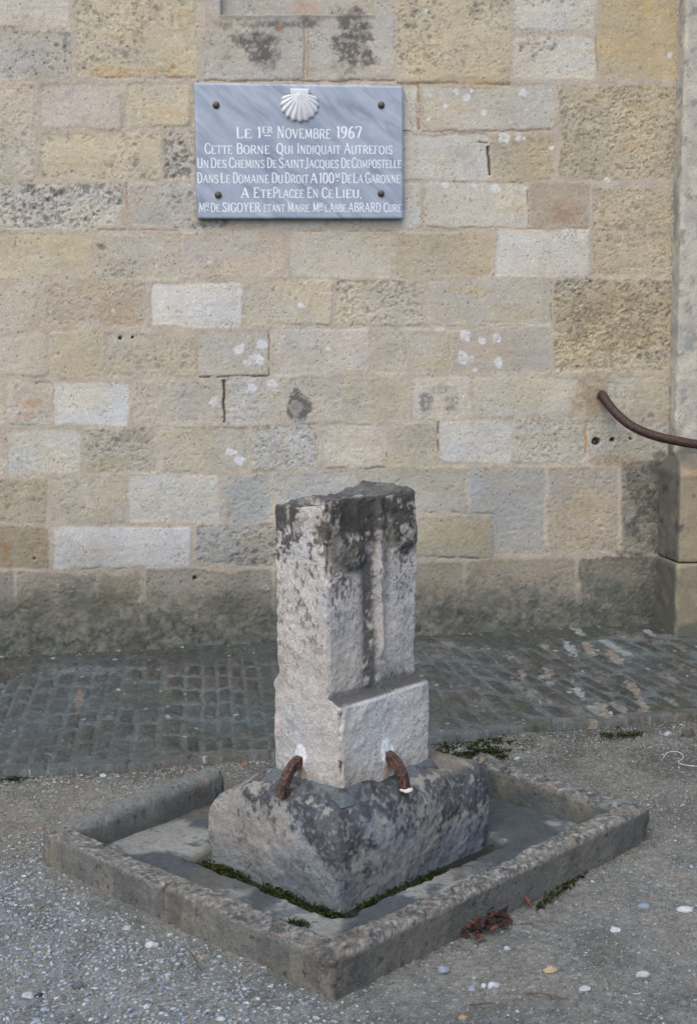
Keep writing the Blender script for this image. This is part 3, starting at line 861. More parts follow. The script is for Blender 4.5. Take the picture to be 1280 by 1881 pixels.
# ================================================================== PAVEMENT (cobbled gutter at the wall foot)
M_pave = stone_mat('worn_cobbles', bump=0.6, scale=140, var=0.45)
def pave_front(u):
    return np.interp(u, [-2, .1, .6, 1.07, 1.69, 2.13, 2.75, 5], [1.50, 1.535, 1.545, 1.52, 1.455, 1.375, 1.37, 1.36])
def build_pave():
    us = np.arange(-1.4, 4.0, .0045)
    tv = np.linspace(0, 1, 300)
    U, Tt = np.meshgrid(us, tv, indexing='ij')
    edge = pave_front(U) + .018 * fb2(U * 6, U * 0, 70, 4)
    Vv = -.03 + (edge + .03) * Tt
    n1, n2, n3 = fb2(U * 5, Vv * 5, 71, 4), fb2(U * 22, Vv * 22, 72, 4, .65), fb2(U * 80, Vv * 80, 73, 3, .7)
    right = sst(1.6, 2.4, U)
    # cobble layout: rows along the wall, long stones pointing out of it; they fan and lean at the right end
    shear = -.06 + .22 * right
    Uc = U - shear * (Vv - .6) + .005 * fb2(U * 7, Vv * 7, 74, 3)
    Vc = Vv + .006 * fb2(U * 9 + 30, Vv * 9, 75, 3)
    rowh = .185 + .09 * right
    row = np.floor(Vc / rowh)
    colw = .07
    cxn = Uc / colw + .35 * np.sin(Uc * 5.3) + .2 * np.sin(Uc * 13.1)
    ci = np.floor(cxn)
    joff = (_h(ci.astype(np.int64), row.astype(np.int64) * 0, ci.astype(np.int64) * 0, 77) - .5) * .8
    vq = Vc / rowh + joff
    row2 = np.floor(vq)
    fx, fy = cxn - ci - .5, vq - row2 - .5
    idx = _h(ci.astype(np.int64), row2.astype(np.int64), (ci * 0).astype(np.int64), 78)
    id2 = _h(ci.astype(np.int64), row2.astype(np.int64), (ci * 0).astype(np.int64), 79)
    hx = (.33 + .11 * idx) * colw
    hy = (.33 + .14 * id2) * rowh
    rad = .014
    qx, qy = np.abs(fx) * colw - hx + rad, np.abs(fy) * rowh - hy + rad
    sdv = rad - np.hypot(np.maximum(qx, 0), np.maximum(qy, 0)) - np.minimum(np.maximum(qx, qy), 0)
    sdv = sdv + .003 * n2 + .0025 * n3
    worn = sst(-.40, .35, n1 + .5 * (right - .45) + .5 * fb2(U * 2.1, Vv * 2.1, 90, 3) + .15)          # parts where the cobbles show through the mortar
    m = sst(-.002, .0045, sdv)
    crown = np.clip(sdv / .03, 0, 1)
    near = sst(.10, .30, Vv)
    hgt = (.004 + .006 * crown ** .5) * m * (.35 + .65 * worn) * near * (.6 + .8 * idx)
    Hh = .006 + .052 * (1 - Tt) ** 1.0 + hgt + .006 * n1 + .0030 * n2 + .0016 * n3
    # border course of long stones at the front
    bd = edge - Vv
    bm = sst(.085, .075, bd)
    bl = np.abs((U / .27 + .2 * n1) % 1.0 - .5)
    Hh = np.where(bd < .085, .012 + .010 * sst(.0, .012, bd) * sst(.5, .47, bl) * sst(.085, .07, bd) + .003 * n1 + .002 * n2, Hh)
    Hh -= .06 * sst(.012, .0, bd) + .004 * sst(.04, .0, Vv)
    mort = S(104, 110, 108) * (1 + .10 * n1 + .10 * n2 + .06 * n3)[..., None]
    st = S(70, 70, 67) * (1 + .45 * (idx - .5) + .14 * n2 + .08 * n3)[..., None]
    st = mix(st, S(112, 100, 88), sst(.6, 1.0, id2) * .3 * worn)
    col = mix(mort, 0, m * (.5 + .42 * worn)) + st * (m * (.5 + .42 * worn))[..., None]
    rim = sst(.012, .004, np.abs(sdv - .005)) * sst(.0, .45, n2 + .7 * worn - .45 + .4 * (idx - .5))
    col = mix(col, S(134, 114, 100), rim * .30 * (1 - .5 * right))
    # bare pale tops on the right, dark dirt near the wall
    bare = m * sst(.80, .95, idx + .4 * n2) * right * sst(-.1, .5, n1 + .1) * .5
    col = mix(col, S(156, 140, 126), bare * .9)
    lime = m * sst(.93, .97, id2 + .05 * n2) * right
    col = mix(col, S(158, 160, 158), lime * .8)
    col = mix(col, S(112, 111, 107), bm * .75)
    col = mix(col, S(134, 122, 110), bm * right * .6 * sst(-.1, .5, n2))
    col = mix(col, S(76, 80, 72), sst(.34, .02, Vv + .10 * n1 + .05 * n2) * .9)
    blue = sst(.1, .6, fb2(U * 2.3, Vv * 2.3, 81, 3) + .3 * (1 - right)) * (1 - right)
    col = mix(col, S(90, 98, 103), blue * .35)
    grn = sst(.2, .6, fb2(U * 3, Vv * 4, 83, 4) - .1)
    col = mix(col, S(80, 82, 66), grn * (.45 + .3 * right))
    col = mix(col, S(84, 80, 70), sst(-.1, .5, fb2(U * 3.4, Vv * 3.4, 84, 4)) * .4)
    # light patch by the left end, ochre scar, white chips
    pt = sst(.0, .3, ell(U, Vv, .42, .33, .22, .09) + .4 * n2)
    col = mix(col, S(120, 122, 122), pt * .7)
    sc2 = sst(.0, .3, ell(U, Vv, .37, .70, .022, .15) + .5 * n2)
    col = mix(col, S(136, 120, 108), sc2 * .8)
    hole = sst(0, .15, ell(U, Vv, .02, .30, .10, .09) + .3 * n2)
    Hh -= .035 * hole
    col = mix(col, S(86, 78, 64), hole * .85)
    for (px, py, hl, hw, tone) in ((1050,1160,17,8,1),(1064,1172,12,7,1),(1046,1196,27,10,1),(1080,1197,22,10,0),(1128,1209,25,10,0),(1190,1171,16,7,1),(1006,1236,15,8,0),(1226,1244,24,11,2),(1062,1266,24,7,1),(1140,1302,36,9,2),(1108,1300,28,10,0),(1182,1292,32,8,0),(1098,1331,26,7,0),(1232,1280,20,9,2),(1000,1195,14,6,0),(960,1240,14,7,0),(880,1300,22,9,2),(1160,1260,20,8,0),(985,1290,18,7,2)):
        pc = onz(px, py, .03) - WP
        mp2 = np.linalg.norm(onz(px, py, .03) - CO) / CAM_F
        u0, v0 = pc @ WU, pc @ WN
        dv, du2 = Vv - v0, U - u0 + .15 * (Vv - v0)
        mm = sst(.0, .35, 1 - np.hypot(du2 / (hw * mp2 * 1.15), dv / (hl * mp2 * 2.2)) + .5 * n2 + .35 * n3) * .85
        if tone == 2:
            mm = mm * sst(-.2, .35, n2 + .3 * n3)
        col = mix(col, S(*((152, 138, 126), (156, 160, 159), (130, 127, 121))[tone]), mm)
    ch = dots(U, Vv, .11, .30, .004, .012, 85, .01)
    col = mix(col, S(178, 176, 172), ch * .85)
    ch2 = dots(U, Vv, .03, .28, .0015, .004, 87)
    col = mix(col, S(150, 146, 138), ch2 * .6)
    dk = sst(.1, .6, fb2(U * 8, Vv * 8, 88, 4, .7))
    col = mix(col, col * .62, dk * .55)
    col = col * (1 + .26 * n3 )[..., None]
    gl = dots(U, Vv, .045, .5, .002, .007, 94, .01)
    col = mix(col, S(138, 120, 106), gl * .55)
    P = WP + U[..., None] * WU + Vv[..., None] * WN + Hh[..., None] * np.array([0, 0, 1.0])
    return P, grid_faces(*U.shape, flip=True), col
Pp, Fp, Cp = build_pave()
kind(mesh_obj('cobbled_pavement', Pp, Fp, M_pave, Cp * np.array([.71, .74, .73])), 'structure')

# ================================================================== TROUGH geometry (shared numbers)
TH0 = math.radians(45.8)
E1 = np.array([math.cos(TH0), math.sin(TH0), 0.0])       # front corner -> right corner
E2 = np.array([-math.sin(TH0), math.cos(TH0), 0.0])      # front corner -> left corner
TF = onz(612, 1766, .1)
TF[2] = 0
def tl(P):
    d = np.asarray(P) - TF
    return d @ E1, d @ E2
RIM_H = .1
aR, _ = tl(onz(1187, 1480, RIM_H))
_, bL = tl(onz(80, 1525, RIM_H))
bL = bL + .028
aR = aR + .02
aBL, bBL = tl(onz(402, 1428, RIM_H * .7))
_, bBR = tl(onz(886, 1400, RIM_H * .8))
def TW(a, b, z=0):
    return TF + np.asarray(a)[..., None] * E1 + np.asarray(b)[..., None] * E2 + np.asarray(z)[..., None] * np.array([0, 0, 1.0])
# milestone base block
BF = onz(620, 1668, 0.0)
bw, bd_, bh = .69, .56, .27

# ================================================================== GROUND
M_ground = stone_mat('gravelly_earth', bump=0.8, scale=190, var=0.40)
def gcoords(core0, core1, step, far0, far1):
    a = core0 - np.cumsum(.05 * 1.35 ** np.arange(20))
    b = core1 + np.cumsum(.05 * 1.35 ** np.arange(20))
    return np.concatenate([a[a > far0][::-1], np.arange(core0, core1, step), b[b < far1]])
def ground_h(X, Y):
    n1, n2, n3 = fb2(X * 2.5, Y * 2.5, 131, 4), fb2(X * 18, Y * 18, 132, 4, .6), fb2(X * 75, Y * 75, 133, 3, .7)
    return .008 * n1 + .0035 * n2 + .0018 * n3 - .004, n1, n2, n3
def build_ground():
    xs, ys = gcoords(-1.7, 1.75, .005, -60, 60), gcoords(2.6, 5.5, .005, -60, 60)
    X, Y = np.meshgrid(xs, ys, indexing='ij')
    Hh, n1, n2, n3 = ground_h(X, Y)
    P = np.stack([X, Y, np.zeros_like(X)], -1)
    a, b = (P - TF) @ E1, (P - TF) @ E2
    uu, vv = (P - WP) @ WU, -((P - WP) @ WN) * -1
    ins = sst(.02, .045, a) * sst(.02, .045, b) * sst(.02, .045, aR - a) * sst(.02, .045, bL - b)
    Hh = Hh - .05 * ins
    ed = pave_front(uu)
    Hh = Hh - .07 * sst(.0, .05, ed - .04 - vv) 
    col = np.broadcast_to(S(124, 123, 117), X.shape + (3,)).copy()
    frontleft = sst(.15, -.25, a + .25 * n1) * sst(.0, .2, bL + .35 - b + .2 * n1)
    col = mix(col, S(132, 135, 135), frontleft * .9)
    back = sst(-.05, .1, b - bL + .0 * a) * sst(.5, .0, vv - ed - .45)
    col = mix(col, S(126, 118, 104), sst(.0, .15, b - bL + .1 * n1) * .8)
    rb = sst(.0, .2, a - aR + .15 * n1) 
    col = mix(col, S(110, 107, 98), rb * .7)
    g = sst(.0, .5, fb2(X * 2.2, Y * 2.2, 141, 4) + rb * .4 - .15) * sst(4.2, 4.9, Y)
    col = mix(col, S(84, 84, 72), g * .7)
    # darker brown along the gutter edge and round the trough
    col = mix(col, S(82, 76, 64), sst(.14, .0, vv - ed + .06 * n2) * .75)
    off = np.minimum(np.minimum(np.abs(np.minimum(a, 0)) + np.maximum(0, -b), 9), 9)
    de = np.where((a < 0) | (b < 0) | (a > aR) | (b > bL), np.hypot(np.maximum(0, np.maximum(-a, a - aR)), np.maximum(0, np.maximum(-b, b - bL))), 0)
    col = mix(col, S(108, 104, 94), sst(.10, .0, de + .04 * n2) * .5)
    dm = sst(.15, .6, fb2(X * 5, Y * 5, 143, 4, .6) + .25 * rb - .1)
    col = mix(col, S(92, 92, 84), dm * .35)
    pt = fb2(X * 4.5, Y * 4.5, 144, 5, .65)
    col = mix(col, S(136, 131, 120), sst(.05, .4, pt) * .5)
    col = mix(col, S(96, 96, 90), sst(-.05, -.45, pt) * .5)
    n4 = vn2(X / .0075, Y / .0075, 147)
    col *= (1 + .10 * n1 + .16 * n2 + .22 * n3 + .18 * n4)[..., None]
    s1 = dots(X, Y, .017, .45, .002, .0055, 145)
    s1v = _h(np.floor(X / .017).astype(np.int64), np.floor(Y / .017).astype(np.int64), np.zeros(X.shape, np.int64), 149)
    col = mix(col, S(168, 168, 164), s1 * (.25 + .4 * s1v))
    s2 = dots(X, Y, .02, .35, .002, .005, 151)
    col = mix(col, S(72, 68, 62), s2 * .55)
    s3 = dots(X, Y, .05, .35, .003, .007, 155)
    col = mix(col, S(150, 116, 86), s3 * .5)
    Hh = Hh + .002 * s1 - .001 * s2
    P[..., 2] = Hh
    return P, grid_faces(*X.shape, flip=True), col
Pg, Fg, Cg = build_ground()
if True:
    f0 = Fg[0]
    q = Pg.reshape(-1, 3)
    if np.cross(q[f0[1]] - q[f0[0]], q[f0[2]] - q[f0[1]])[2] < 0:
        Fg = Fg[:, ::-1]
kind(mesh_obj('ground', Pg, Fg, M_ground, Cg * np.array([.84, .87, .87])), 'structure')

# ================================================================== STONE TROUGH
M_conc = stone_mat('weathered_concrete', bump=0.7, scale=150, var=0.36, pits=.35, pscale=95)
trough = thing('stone_trough', 'low weathered concrete trough open at the back, set in gravel round the marker stone', 'trough', TF)
def build_rim():
    wdt = .078
    h = wdt / 2
    # centre line: back-left end, left corner, front corner, right corner, back-right end
    corners = [(aBL, bBL), (h, bL - h), (h, h), (aR - h, h), (aR - h, bBR)]
    path, tag_ = [], []
    for i in range(4):
        p, q = np.array(corners[i]), np.array(corners[i + 1])
        L = np.linalg.norm(q - p)
        n = int(L / .0042)
        for t in np.linspace(0, 1, n, endpoint=(i == 3)):
            path.append(p + (q - p) * t)
            tag_.append(i + t)
    path, tag_ = np.array(path), np.array(tag_)
    # offset direction (towards the outside), mitred at corners
    dirs = []
    for i in range(4):
        d = np.array(corners[i + 1]) - np.array(corners[i])
        dirs.append(d / np.linalg.norm(d))
    mp_ = 112
    s = np.linspace(0, 1, mp_)
    rows = []
    cum = np.concatenate([[0], np.cumsum(np.linalg.norm(np.diff(path, axis=0), axis=1))])
    cpos = [cum[np.argmin(np.hypot(*(path - c).T))] for c in corners]
    for i, (p, tg) in enumerate(zip(path, tag_)):
        seg = min(int(tg + 1e-9), 3)
        d = dirs[seg]
        n = np.array([-d[1], d[0]])               # left of travel
        # travel L-end -> left -> front -> right : the outside is on the right of travel
        o = -n
        wing = 1.0 if seg in (0, 3) else 0.0
        rnd = .034 if seg == 0 else (.026 if seg == 3 else .014)
        hgt = RIM_H + (.022 * max(0.0, tg - 3) ** 2 if seg == 3 else (.012 * (1 - tg) if seg == 0 else 0))
        # end caps: round over the last few cm
        e = min(cum[i], cum[-1] - cum[i])
        cap = math.sqrt(max(0.0, 1 - (1 - min(e / .035, 1)) ** 2))
        prof = []
        hw = h * (.35 + .65 * cap)
        top = hgt * (.55 + .45 * cap)
        zb = -.12
        # profile from outer bottom, up, over the top, down the inside
        r = min(rnd, hw * .98)
        Ls = [top - r - zb, math.pi / 2 * r, 2 * (hw - r), math.pi / 2 * r, top - r - zb]
        tot = sum(Ls)
        # concentrate points on the visible part
        for q in s:
            l = q * tot
            if l < Ls[0]:
                prof.append((hw, zb + l, 1, 0))
            elif l < Ls[0] + Ls[1]:
                a = (l - Ls[0]) / r
                prof.append((hw - r + r * math.cos(a), top - r + r * math.sin(a), math.cos(a), math.sin(a)))
            elif l < Ls[0] + Ls[1] + Ls[2]:
                prof.append((hw - r - (l - Ls[0] - Ls[1]), top, 0, 1))
            elif l < tot - Ls[4]:
                a = math.pi / 2 + (l - Ls[0] - Ls[1] - Ls[2]) / r
                prof.append((-hw + r + r * math.cos(a), top - r + r * math.sin(a), math.cos(a), math.sin(a)))
            else:
                prof.append((-hw, top - r - (l - (tot - Ls[4])), -1, 0))
        row = []
        for (x, z, nx, nz) in prof:
            P2 = p + o * x
            # mitre: clamp to the corner bisectors
            row.append((P2[0], P2[1], z, o[0] * nx, o[1] * nx, nz))
        rows.append(row)
    R_ = np.array(rows)
    # mitre: slide points along the travel so neighbouring bars meet on the bisector
    for i, tg in enumerate(tag_):
        seg = min(int(tg + 1e-9), 3)
        d = dirs[seg]
        x = (R_[i, :, :2] - path[i]) @ (-np.array([-d[1], d[0]]))
        tloc = cum[i] - cpos[seg]
        Ls = cpos[seg + 1] - cpos[seg]
        f = tloc / Ls
        e0 = x if seg > 0 else x * 0               # at the segment start / end, along travel (left turns)
        e1 = x if seg < 3 else x * 0
        sh = -e0 * (1 - f) * 1.0 + e1 * f * 1.0
        R_[i, :, :2] += d * sh[:, None]
    P = TW(R_[..., 0], R_[..., 1], R_[..., 2])
    Nn = R_[..., 3, None] * E1 + R_[..., 4, None] * E2 + R_[..., 5, None] * np.array([0, 0, 1.0])
    n0, n1, n2, n3 = fb3(P, 3.2, 160, 3), fb3(P, 16, 161, 4, .6), fb3(P, 48, 162, 4, .7), fb3(P, 120, 163, 2)
    wing = ((tag_ < 1) | (tag_ >= 3))[:, None] * np.ones(mp_)
    topm = np.clip(R_[..., 5], 0, 1)
    rough = (1 - .65 * (tag_ < 1)[:, None])
    chip = sst(.35, .75, n1 + .5 * n2) * sst(.05, .6, topm) * rough
    disp = (.006 + .006 * topm) * n0 + (.0045 * n1 + .0040 * n2 + .0012 * n3) * (.45 + .55 * topm) * rough - .008 * chip
    P = P + Nn * disp[..., None]
    for ca, cb in ((0, 0), (0, bL), (aR, 0)):
        cp_ = TW(np.array(float(ca)), np.array(float(cb)))
        mid = TW(np.array(aR / 2), np.array(bL / 2))
        dv_ = (mid - cp_)[:2] / np.linalg.norm((mid - cp_)[:2])
        dd_ = np.hypot(P[..., 0] - cp_[0], P[..., 1] - cp_[1])
        P[..., :2] += dv_ * ((.016 + .012 * n1) * np.exp(-(dd_ / .05) ** 2))[..., None]
        P[..., 2] -= topm * np.exp(-(dd_ / .07) ** 2) * (.010 + .012 * n1)
    z = P[..., 2]
    base = S(126, 122, 114)
    c = np.broadcast_to(base, P.shape).copy()
    c = mix(c, S(138, 130, 118), sst(-.3, .5, n0) * .6)
    c = mix(c, S(112, 114, 112), (tag_ >= 3)[:, None] * .7 * np.ones(mp_))
    c = mix(c, S(128, 130, 126), (tag_ < 1)[:, None] * .7 * np.ones(mp_))
    c = mix(c, S(146, 132, 114), sst(.0, .5, fb3(P, 7, 176, 4)) * .6 * (1 - topm))
    c = mix(c, S(96, 96, 92), sst(.1, .5, fb3(P * np.array([1, 1, .35]), 11, 177, 4, .65)) * .6 * (1 - topm))
    c *= (1 + .12 * n1 + .16 * n2 + .08 * n3)[..., None]
    dk = sst(.05, .5, n1 + .6 * n2 - .05) * sst(.1, .7, topm) * rough
    c = mix(c, S(72, 70, 68), dk * .75)
    wl = sst(.30, .55, n2 - .3 * n1) * sst(.1, .7, topm) * rough
    c = mix(c, S(166, 165, 160), wl * .45)
    w2 = sst(.30, .5, fb3(P, 95, 172, 2) + .2 * n1) * sst(.1, .7, topm) * rough
    c = mix(c, S(180, 179, 174), w2 * .55)
    d2 = sst(.30, .5, fb3(P, 85, 173, 2)) * sst(.1, .7, topm) * rough
    c = mix(c, S(74, 72, 68), d2 * .6)
    pb = sst(.55, .7, fb3(P, 70, 171, 2)) * sst(.1, .7, topm) * rough
    c = mix(c, S(166, 138, 112), pb * .5)
    # grey streaks down the outside, shade of the front-right sides painted in as darker colour
    stv = fb2(np.broadcast_to(cum[:, None] * 22, z.shape), z * 2, 165, 3)
    c = mix(c, c * .78, sst(.0, .6, stv) * (1 - topm) * .5)
    fr = ((tag_ >= 2) & (tag_ < 3))[:, None] * np.ones(mp_)
    c = mix(c, S(100, 97, 90), fr * (1 - topm) * .55)
    nearF = sst(.16, .02, np.abs(cum[:, None] - cpos[2]) + .04 * n1)
    c = mix(c, S(66, 62, 58), nearF * sst(-.5, .3, n1 + n2) * .65)
    holes = (fb3(P, 60, 175, 2) > .82) * 1.0
    c = mix(c, S(58, 54, 50), holes * .7)
    # inner faces grey-green, stronger towards the bottom
    inn = np.zeros_like(z)
    inn[:, mp_ // 2 + 6:] = 1
    c = mix(c, S(98, 102, 98), inn * sst(.085, .02, z + .02 * n1) * .75)
    n, m = P.shape[:2]
    F = [tuple(f) for f in grid_faces(n, m, flip=False)]
    F.append(tuple(range(m)))
    F.append(tuple((n - 1) * m + j for j in reversed(range(m))))
    return P.reshape(-1, 3), F, c.reshape(-1, 3)
Pr, Fr, Cr = build_rim()
Cr = Cr * np.array([.78, .82, .84])
put(mesh_obj('rim', Pr, Fr, M_conc, Cr), trough)
def build_floor():
    A, B = np.meshgrid(np.arange(.03, aR - .03, .0055), np.arange(.03, bL - .03, .0055), indexing='ij')
    d = TW(A, B, A * 0)
    a, b = (d - BF) @ E1, (d - BF) @ E2
    n1, n2, n3 = fb2(A * 4, B * 4, 181, 4), fb2(A * 20, B * 20, 182, 4, .65), fb2(A * 70, B * 70, 183, 3)
    Z = .006 + .005 * n1 + .0018 * n2 + .0006 * n3
    # groove round the block
    dd = np.hypot(np.maximum(0, np.maximum(-a, a - bw)), np.maximum(0, np.maximum(-b, b - bd_)))
    ina = (a > 0) & (a < bw) & (b > 0) & (b < bd_)
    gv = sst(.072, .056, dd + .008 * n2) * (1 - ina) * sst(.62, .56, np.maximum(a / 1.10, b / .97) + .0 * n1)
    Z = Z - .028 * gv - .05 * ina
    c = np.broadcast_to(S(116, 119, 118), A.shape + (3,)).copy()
    fl = fb2(A * 4.6, B * 4.6, 185, 6, .62)
    c = mix(c, S(160, 156, 148), sst(.03, .12, fl + .1 * n2) * .85)                 # dry silt patches with an edge
    c = mix(c, S(74, 80, 83), sst(.0, -.2, fl) * .75)                   # damp
    c = mix(c, S(128, 116, 100), sst(.1, .5, fb2(A * 4 + 9, B * 4, 186, 4)) * .45)
    c *= (1 + .14 * n2 + .14 * n3)[..., None]
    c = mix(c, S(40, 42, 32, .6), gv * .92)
    gm = sst(.1, .5, fb2(A * 9, B * 9, 188, 4) - .15) * sst(.12, .05, np.minimum(np.minimum(A, B), 9) - .07)
    c = mix(c, S(84, 84, 66), gm * .6)
    d2 = dots(A, B, .05, .4, .003, .008, 189)
    c = mix(c, S(84, 78, 68), d2 * .6)
    return d + Z[..., None] * np.array([0, 0, 1.0]), grid_faces(*A.shape), c
Pf, Ff, Cf = build_floor()
Cf = Cf * np.array([.76, .80, .82])
q = Pf.reshape(-1, 3)
if np.cross(q[Ff[0][1]] - q[Ff[0][0]], q[Ff[0][2]] - q[Ff[0][1]])[2] < 0:
    Ff = Ff[:, ::-1]
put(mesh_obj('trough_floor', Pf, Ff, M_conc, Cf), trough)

# ================================================================== MILESTONE
M_mile = stone_mat('lichened_limestone', bump=0.7, scale=150, var=0.32, pits=.5, pscale=105)
mile = thing('boundary_stone', 'pale carved limestone marker stone with blackened top, clamped on a rounded base block', 'marker stone', BF)
# --- base block, pillow shaped
def build_base():
    Vl, F, Nn = rbox(bw, bd_, bh + .12, .03, .0045)
    Vl[:, 2] -= .12
    x, y, z = Vl.T
    # batter: sides lean in towards the top
    t = np.clip(z / bh, 0, 1)
    Rr = .13 + .02 * fb3(Vl, 4, 190, 2)
    q = np.clip((z - (bh - Rr)) / Rr, 0, .985)
    ins = .006 * t + Rr * .85 * (1 - (1 - q ** 2.5) ** (1 / 2.5)) + .012 * sst(.10, .0, z)
    top = np.clip(Nn[:, 2], 0, 1)
    Vl[:, 0] = bw / 2 + (x - bw / 2) * (1 - ins / (bw / 2))
    Vl[:, 1] = bd_ / 2 + (y - bd_ / 2) * (1 - ins / (bd_ / 2))
    rim_ = np.maximum(np.abs(x / bw * 2 - 1), np.abs(y / bd_ * 2 - 1))
    Vl[:, 2] -= .018 * top * sst(.55, 1.0, rim_)
    Vl[:, 2] = np.where(z > 0, Vl[:, 2] * (1 - .25 * sst(.62, 1.05, y / bd_) * sst(.8, .1, x / bw)), Vl[:, 2])
    n0, n1, n2, n3 = fb3(Vl, 3.5, 191, 3), fb3(Vl, 11, 192, 4, .6), fb3(Vl, 36, 193, 4, .68), fb3(Vl, 110, 194, 2)
    chip = sst(.25, .7, n1) * sst(.3, .9, t)
    Vl = Vl + Nn * (.013 * n0 + .006 * n1 + .0028 * n2 + .001 * n3 - .008 * chip)[:, None]
    c = S(158, 152, 143) * (1 + .10 * n1 + .16 * n2 + .10 * n3)[:, None]
    c = mix(c, S(168, 158, 144), sst(.0, .5, n2 - .3 * n1) * .5)
    c = mix(c, S(128, 136, 142), sst(-.2, .4, fb3(Vl, 5, 197, 4)) * .6)
    # black lichen over the top and shoulders, thinning down the sides; bare scabs inside it
    big = fb3(Vl, 6, 195, 3, .6)
    med = fb3(Vl * np.array([1, 1, .6]), 26, 196, 4, .75)
    fin = fb3(Vl * np.array([1, 1, .7]), 85, 199, 3, .75)
    front = np.clip(1 - np.hypot(x, y) / .20, 0, 1)
    reach = .168 - .03 * (Nn[:, 1] < -.4) - .12 * front ** 1.2
    f = (z - reach) * 7.0 + .55 * big + .55 * med + .45 * fin
    lm = sst(-.22, .34, f)
    sp2 = sst(.30, .46, .6 * fin + .5 * med + .25 * (z / bh) - .08 * (Nn[:, 0] < -.4))
    lm = np.maximum(lm, sp2 * .5)
    tone2 = np.where((fin + med > 0)[:, None], S(58, 58, 62), S(84, 86, 90))
    c = c + (tone2 - c) * (lm * .88)[:, None]
    sc_ = sst(.30, .44, .55 * fb3(Vl, 38, 198, 3, .7) + .55 * fb3(Vl, 110, 189, 2))
    c = mix(c, S(160, 158, 154), sc_ * lm * .6)
    sc3 = sst(.42, .52, fb3(Vl, 20, 187, 3, .6))
    c = mix(c, S(172, 164, 150), sc3 * lm * .8)
    # sandy bare back part of the top, grey cement skirt close to the pillar
    c = mix(c, S(146, 136, 120), sst(.36, .55, x + .06 * n1) * sst(.8, 1, t) * .7)
    c = mix(c, S(112, 120, 122), sst(.05, .0, z + .02 * n1) * .6)
    return BF + Vl[:, :1] * E1 + Vl[:, 1:2] * E2 + Vl[:, 2:] * np.array([0, 0, 1.0]), F, c
Pb, Fb, Cb = build_base()
Cb = Cb * np.array([.80, .83, .86])
put(mesh_obj('base_block', Pb, Fb, M_mile, Cb), mile)

